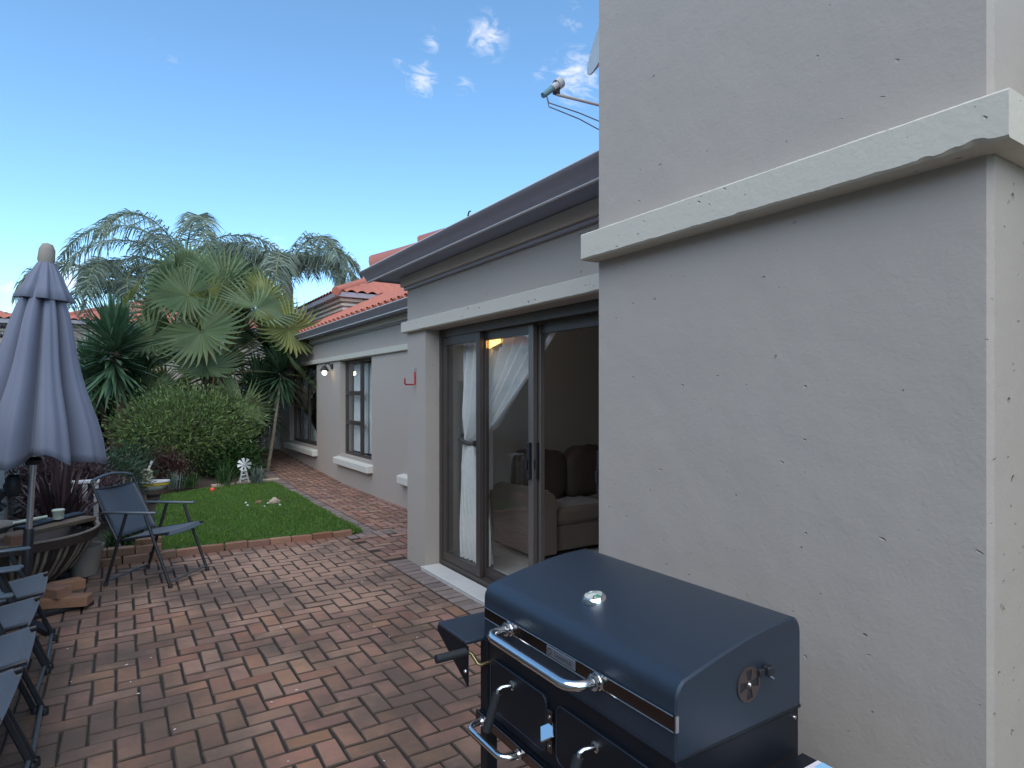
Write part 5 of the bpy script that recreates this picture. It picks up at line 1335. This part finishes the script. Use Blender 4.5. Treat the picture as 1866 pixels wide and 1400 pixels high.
for k, (px_, py_, L_, m_, lab_) in enumerate(((318, 893, .34, 'blue_leaf', 'pale blue fescue tuft next to the brown domed shrub'), (415, 886, .52, 'strap_leaf', 'green grassy tuft just behind the bed kerb'), (474, 882, .36, 'blue_leaf', 'dry grey grass tuft at the bed corner beside the path'), (350, 890, .30, 'strap_leaf', 'short green tuft under the round bush'), (462, 868, .60, 'strap_leaf', 'tall green tuft behind the toy windmill beside the path'))):
    p = gnd(px_, py_, .06); tuft('grass_tuft', (p.x, p.y + .25, .05), 90, L_, .011, m_, lab_, 'grass tuft', 60 + k, .55, .3)

# ================================================================== small garden things
wmp = gnd(445, 886); wm = empty('toy_windmill', (wmp.x, wmp.y + .02, .06), 'small white metal garden windmill at the lawn edge', 'windmill')
q = MB()
tops = [(-.02, -.02, .26), (.02, -.02, .26), (.02, .02, .26), (-.02, .02, .26)]; bots = [(-.07, -.07, 0), (.07, -.07, 0), (.07, .07, 0), (-.07, .07, 0)]
for a_, b_ in zip(tops, bots):
    q = MB(); q.tube([b_, a_], .0065, 6); q.build('leg', 'white_paint', wm)
for t in (.28, .52, .78):
    q = MB()
    for i in range(4):
        A_ = Vector(bots[i]).lerp(Vector(tops[i]), t); B_ = Vector(bots[(i + 1) % 4]).lerp(Vector(tops[(i + 1) % 4]), t); C2 = Vector(bots[(i + 1) % 4]).lerp(Vector(tops[(i + 1) % 4]), t - .22)
        q.tube([A_, B_], .005, 5); q.tube([A_, C2], .004, 5)
    q.build('brace', 'white_paint', wm)
Mw = Matrix.Translation((0, -.035, .30)) @ Matrix.Rotation(-YAW * .6, 4, 'Z') @ Matrix.Rotation(R(90), 4, 'X')
q = MB(); q.lathe([(.001, .012), (.014, .01), (.014, -.03)], 10, Mw); q.build('hub', 'white_paint', wm)
for k in range(8):
    a_ = 2 * math.pi * k / 8 + .2; q = MB(); Mk = Mw @ Matrix.Rotation(a_, 4, 'Z') @ Matrix.Rotation(.4, 4, 'X')
    q.prism([(.02, -.008), (.11, -.026), (.11, .026), (.02, .008)], 'z', -.0015, .0015); q.v = [tuple(Mk @ Vector(v)) for v in q.v]; q.build('blade', 'white_paint', wm)
bo = gnd(272, 905); boat = empty('boat_ornament', (bo.x, bo.y, .08), 'small yellow and white boat-shaped garden ornament in the bed', 'ornament')
def boatf(r, z, a_): return r * (1 + .55 * max(0, math.cos(a_)) ** 4)
q = MB(); q.lathe([(.001, 0), (.10, .0), (.15, .06), (.16, .085)], 28, None, (0, 0, 0), boatf); q.build('hull', 'white_paint', boat, 60)
q = MB(); q.lathe([(.158, .086), (.172, .09), (.176, .125), (.16, .13), (.001, .12)], 28, None, (0, 0, 0), boatf); q.build('gunwale', 'yellow_paint', boat, 50)
q = MB(); q.lathe([(.176, .131), (.18, .135), (.178, .15), (.001, .15)], 28, None, (0, 0, 0), boatf); q.build('deck', 'white_paint', boat, 50)
q = MB(); q.lathe([(.001, .15), (.085, .16), (.10, .20), (.075, .25), (.09, .29), (.05, .33), (.001, .34)], 18, None, (-.04, 0, 0), lambda r, z, a_: r * (1 + .15 * math.sin(3 * a_ + 30 * z))); q.build('figure', 'cream_stone', boat, 60)
q = MB(); q.tube([(-.02, 0, .30), (.01, 0, .38), (.04, 0, .45)], [.022, .014, .02], 8); q.build('neck', 'white_paint', boat, 60)
def rock(name, p, r, m_, label, seed, group=None, cat='stone'):
    random.seed(seed); q = MB()
    ph = [random.uniform(0, 6) for _ in range(6)]
    def fn(u, v):
        a_ = 2 * math.pi * u; t = math.pi * v; d = Vector((math.cos(a_) * math.sin(t), math.sin(a_) * math.sin(t), -math.cos(t)))
        k = 1 + .12 * math.sin(3 * d.x * 1.7 + ph[0]) + .12 * math.sin(4 * d.y + ph[1]) + .08 * math.sin(7 * d.z + 5 * d.x + ph[2])
        return (d.x * r[0] * k, d.y * r[1] * k, d.z * r[2] * k)
    q.grid(fn, 14, 9); o = q.build(name, m_, None, 45); o.location = p; return tag(o, label, cat, group)
rock('garden_rock', (.12, 12.0, .28), (.30, .25, .30), 'rock_brown', 'brown pointed rock below the yucca trunks', 1)
rock('garden_rock', (.42, 11.75, .20), (.26, .2, .20), 'rock_brown', 'flat-topped brown rock behind the boat ornament', 2)
s0 = gnd(500, 921)
rock('lawn_stone', (s0.x, s0.y, .05), (.075, .055, .055), 'stone_pale', 'beige stone lying on the lawn', 3)
for k, (px_, py_) in enumerate(((510, 925), (488, 922), (451, 926), (482, 928), (448, 921))):
    p = gnd(px_, py_); rock('pebble', (p.x, p.y, .035), (.016, .013, .014), 'pebble_white', 'small white pebble near the beige stone on the lawn', 10 + k, 'white pebbles on the lawn', 'pebble')
p = gnd(473, 920); rock('lawn_stone', (p.x, p.y, .03), (.05, .04, .03), 'rock_brown', 'small brown stone half sunk in the lawn', 31)
rb = gnd(387, 898); q = MB(); q.lathe([(.001, -.04), (.02, -.034), (.036, -.015), (.04, .0), (.036, .018), (.02, .034), (.001, .04)], 16); o = q.build('toy_ball', 'red_ball', None, 180); o.location = (rb.x, rb.y, .045); tag(o, 'small red ball lying at the edge of the lawn', 'ball')
# small white plant stand half hidden in the flax
ws = empty('plant_stand', (-.30, 8.1, .07), 'small white wooden stand among the purple flax', 'stand')
q = MB(); q.box((-.13, -.06, .50), (.13, .06, .53), ch=.004); q.build('top', 'white_paint', ws)
for x in (-.10, .0, .10):
    q = MB(); q.box((x - .022, -.045, .0), (x + .022, -.030, .499)); q.build('slat', 'white_paint', ws)
# fallen petals on the paving
q = MB(); random.seed(77)
for px_, py_ in [(495, 1280), (525, 1388), (635, 1142), (682, 1142), (700, 1387), (745, 1095), (760, 1162), (275, 1199), (123, 1183), (238, 1243), (130, 1243), (395, 1060), (660, 1060), (632, 1058), (771, 1060), (512, 1143)] + [(random.uniform(150, 850), random.uniform(1050, 1390)) for _ in range(5)]:
    p = gnd(px_, py_, .004); s_ = random.uniform(.004, .008); a_ = random.uniform(0, 6.28)
    M_ = Matrix.Translation(p) @ Matrix.Rotation(a_, 4, 'Z')
    q.box((-s_, -s_ * .45, 0), (s_, s_ * .45, .003), M_, .001)
tag(q.build('petals', 'petal'), 'tiny white petals scattered over the brick paving', 'petals', kind='stuff')
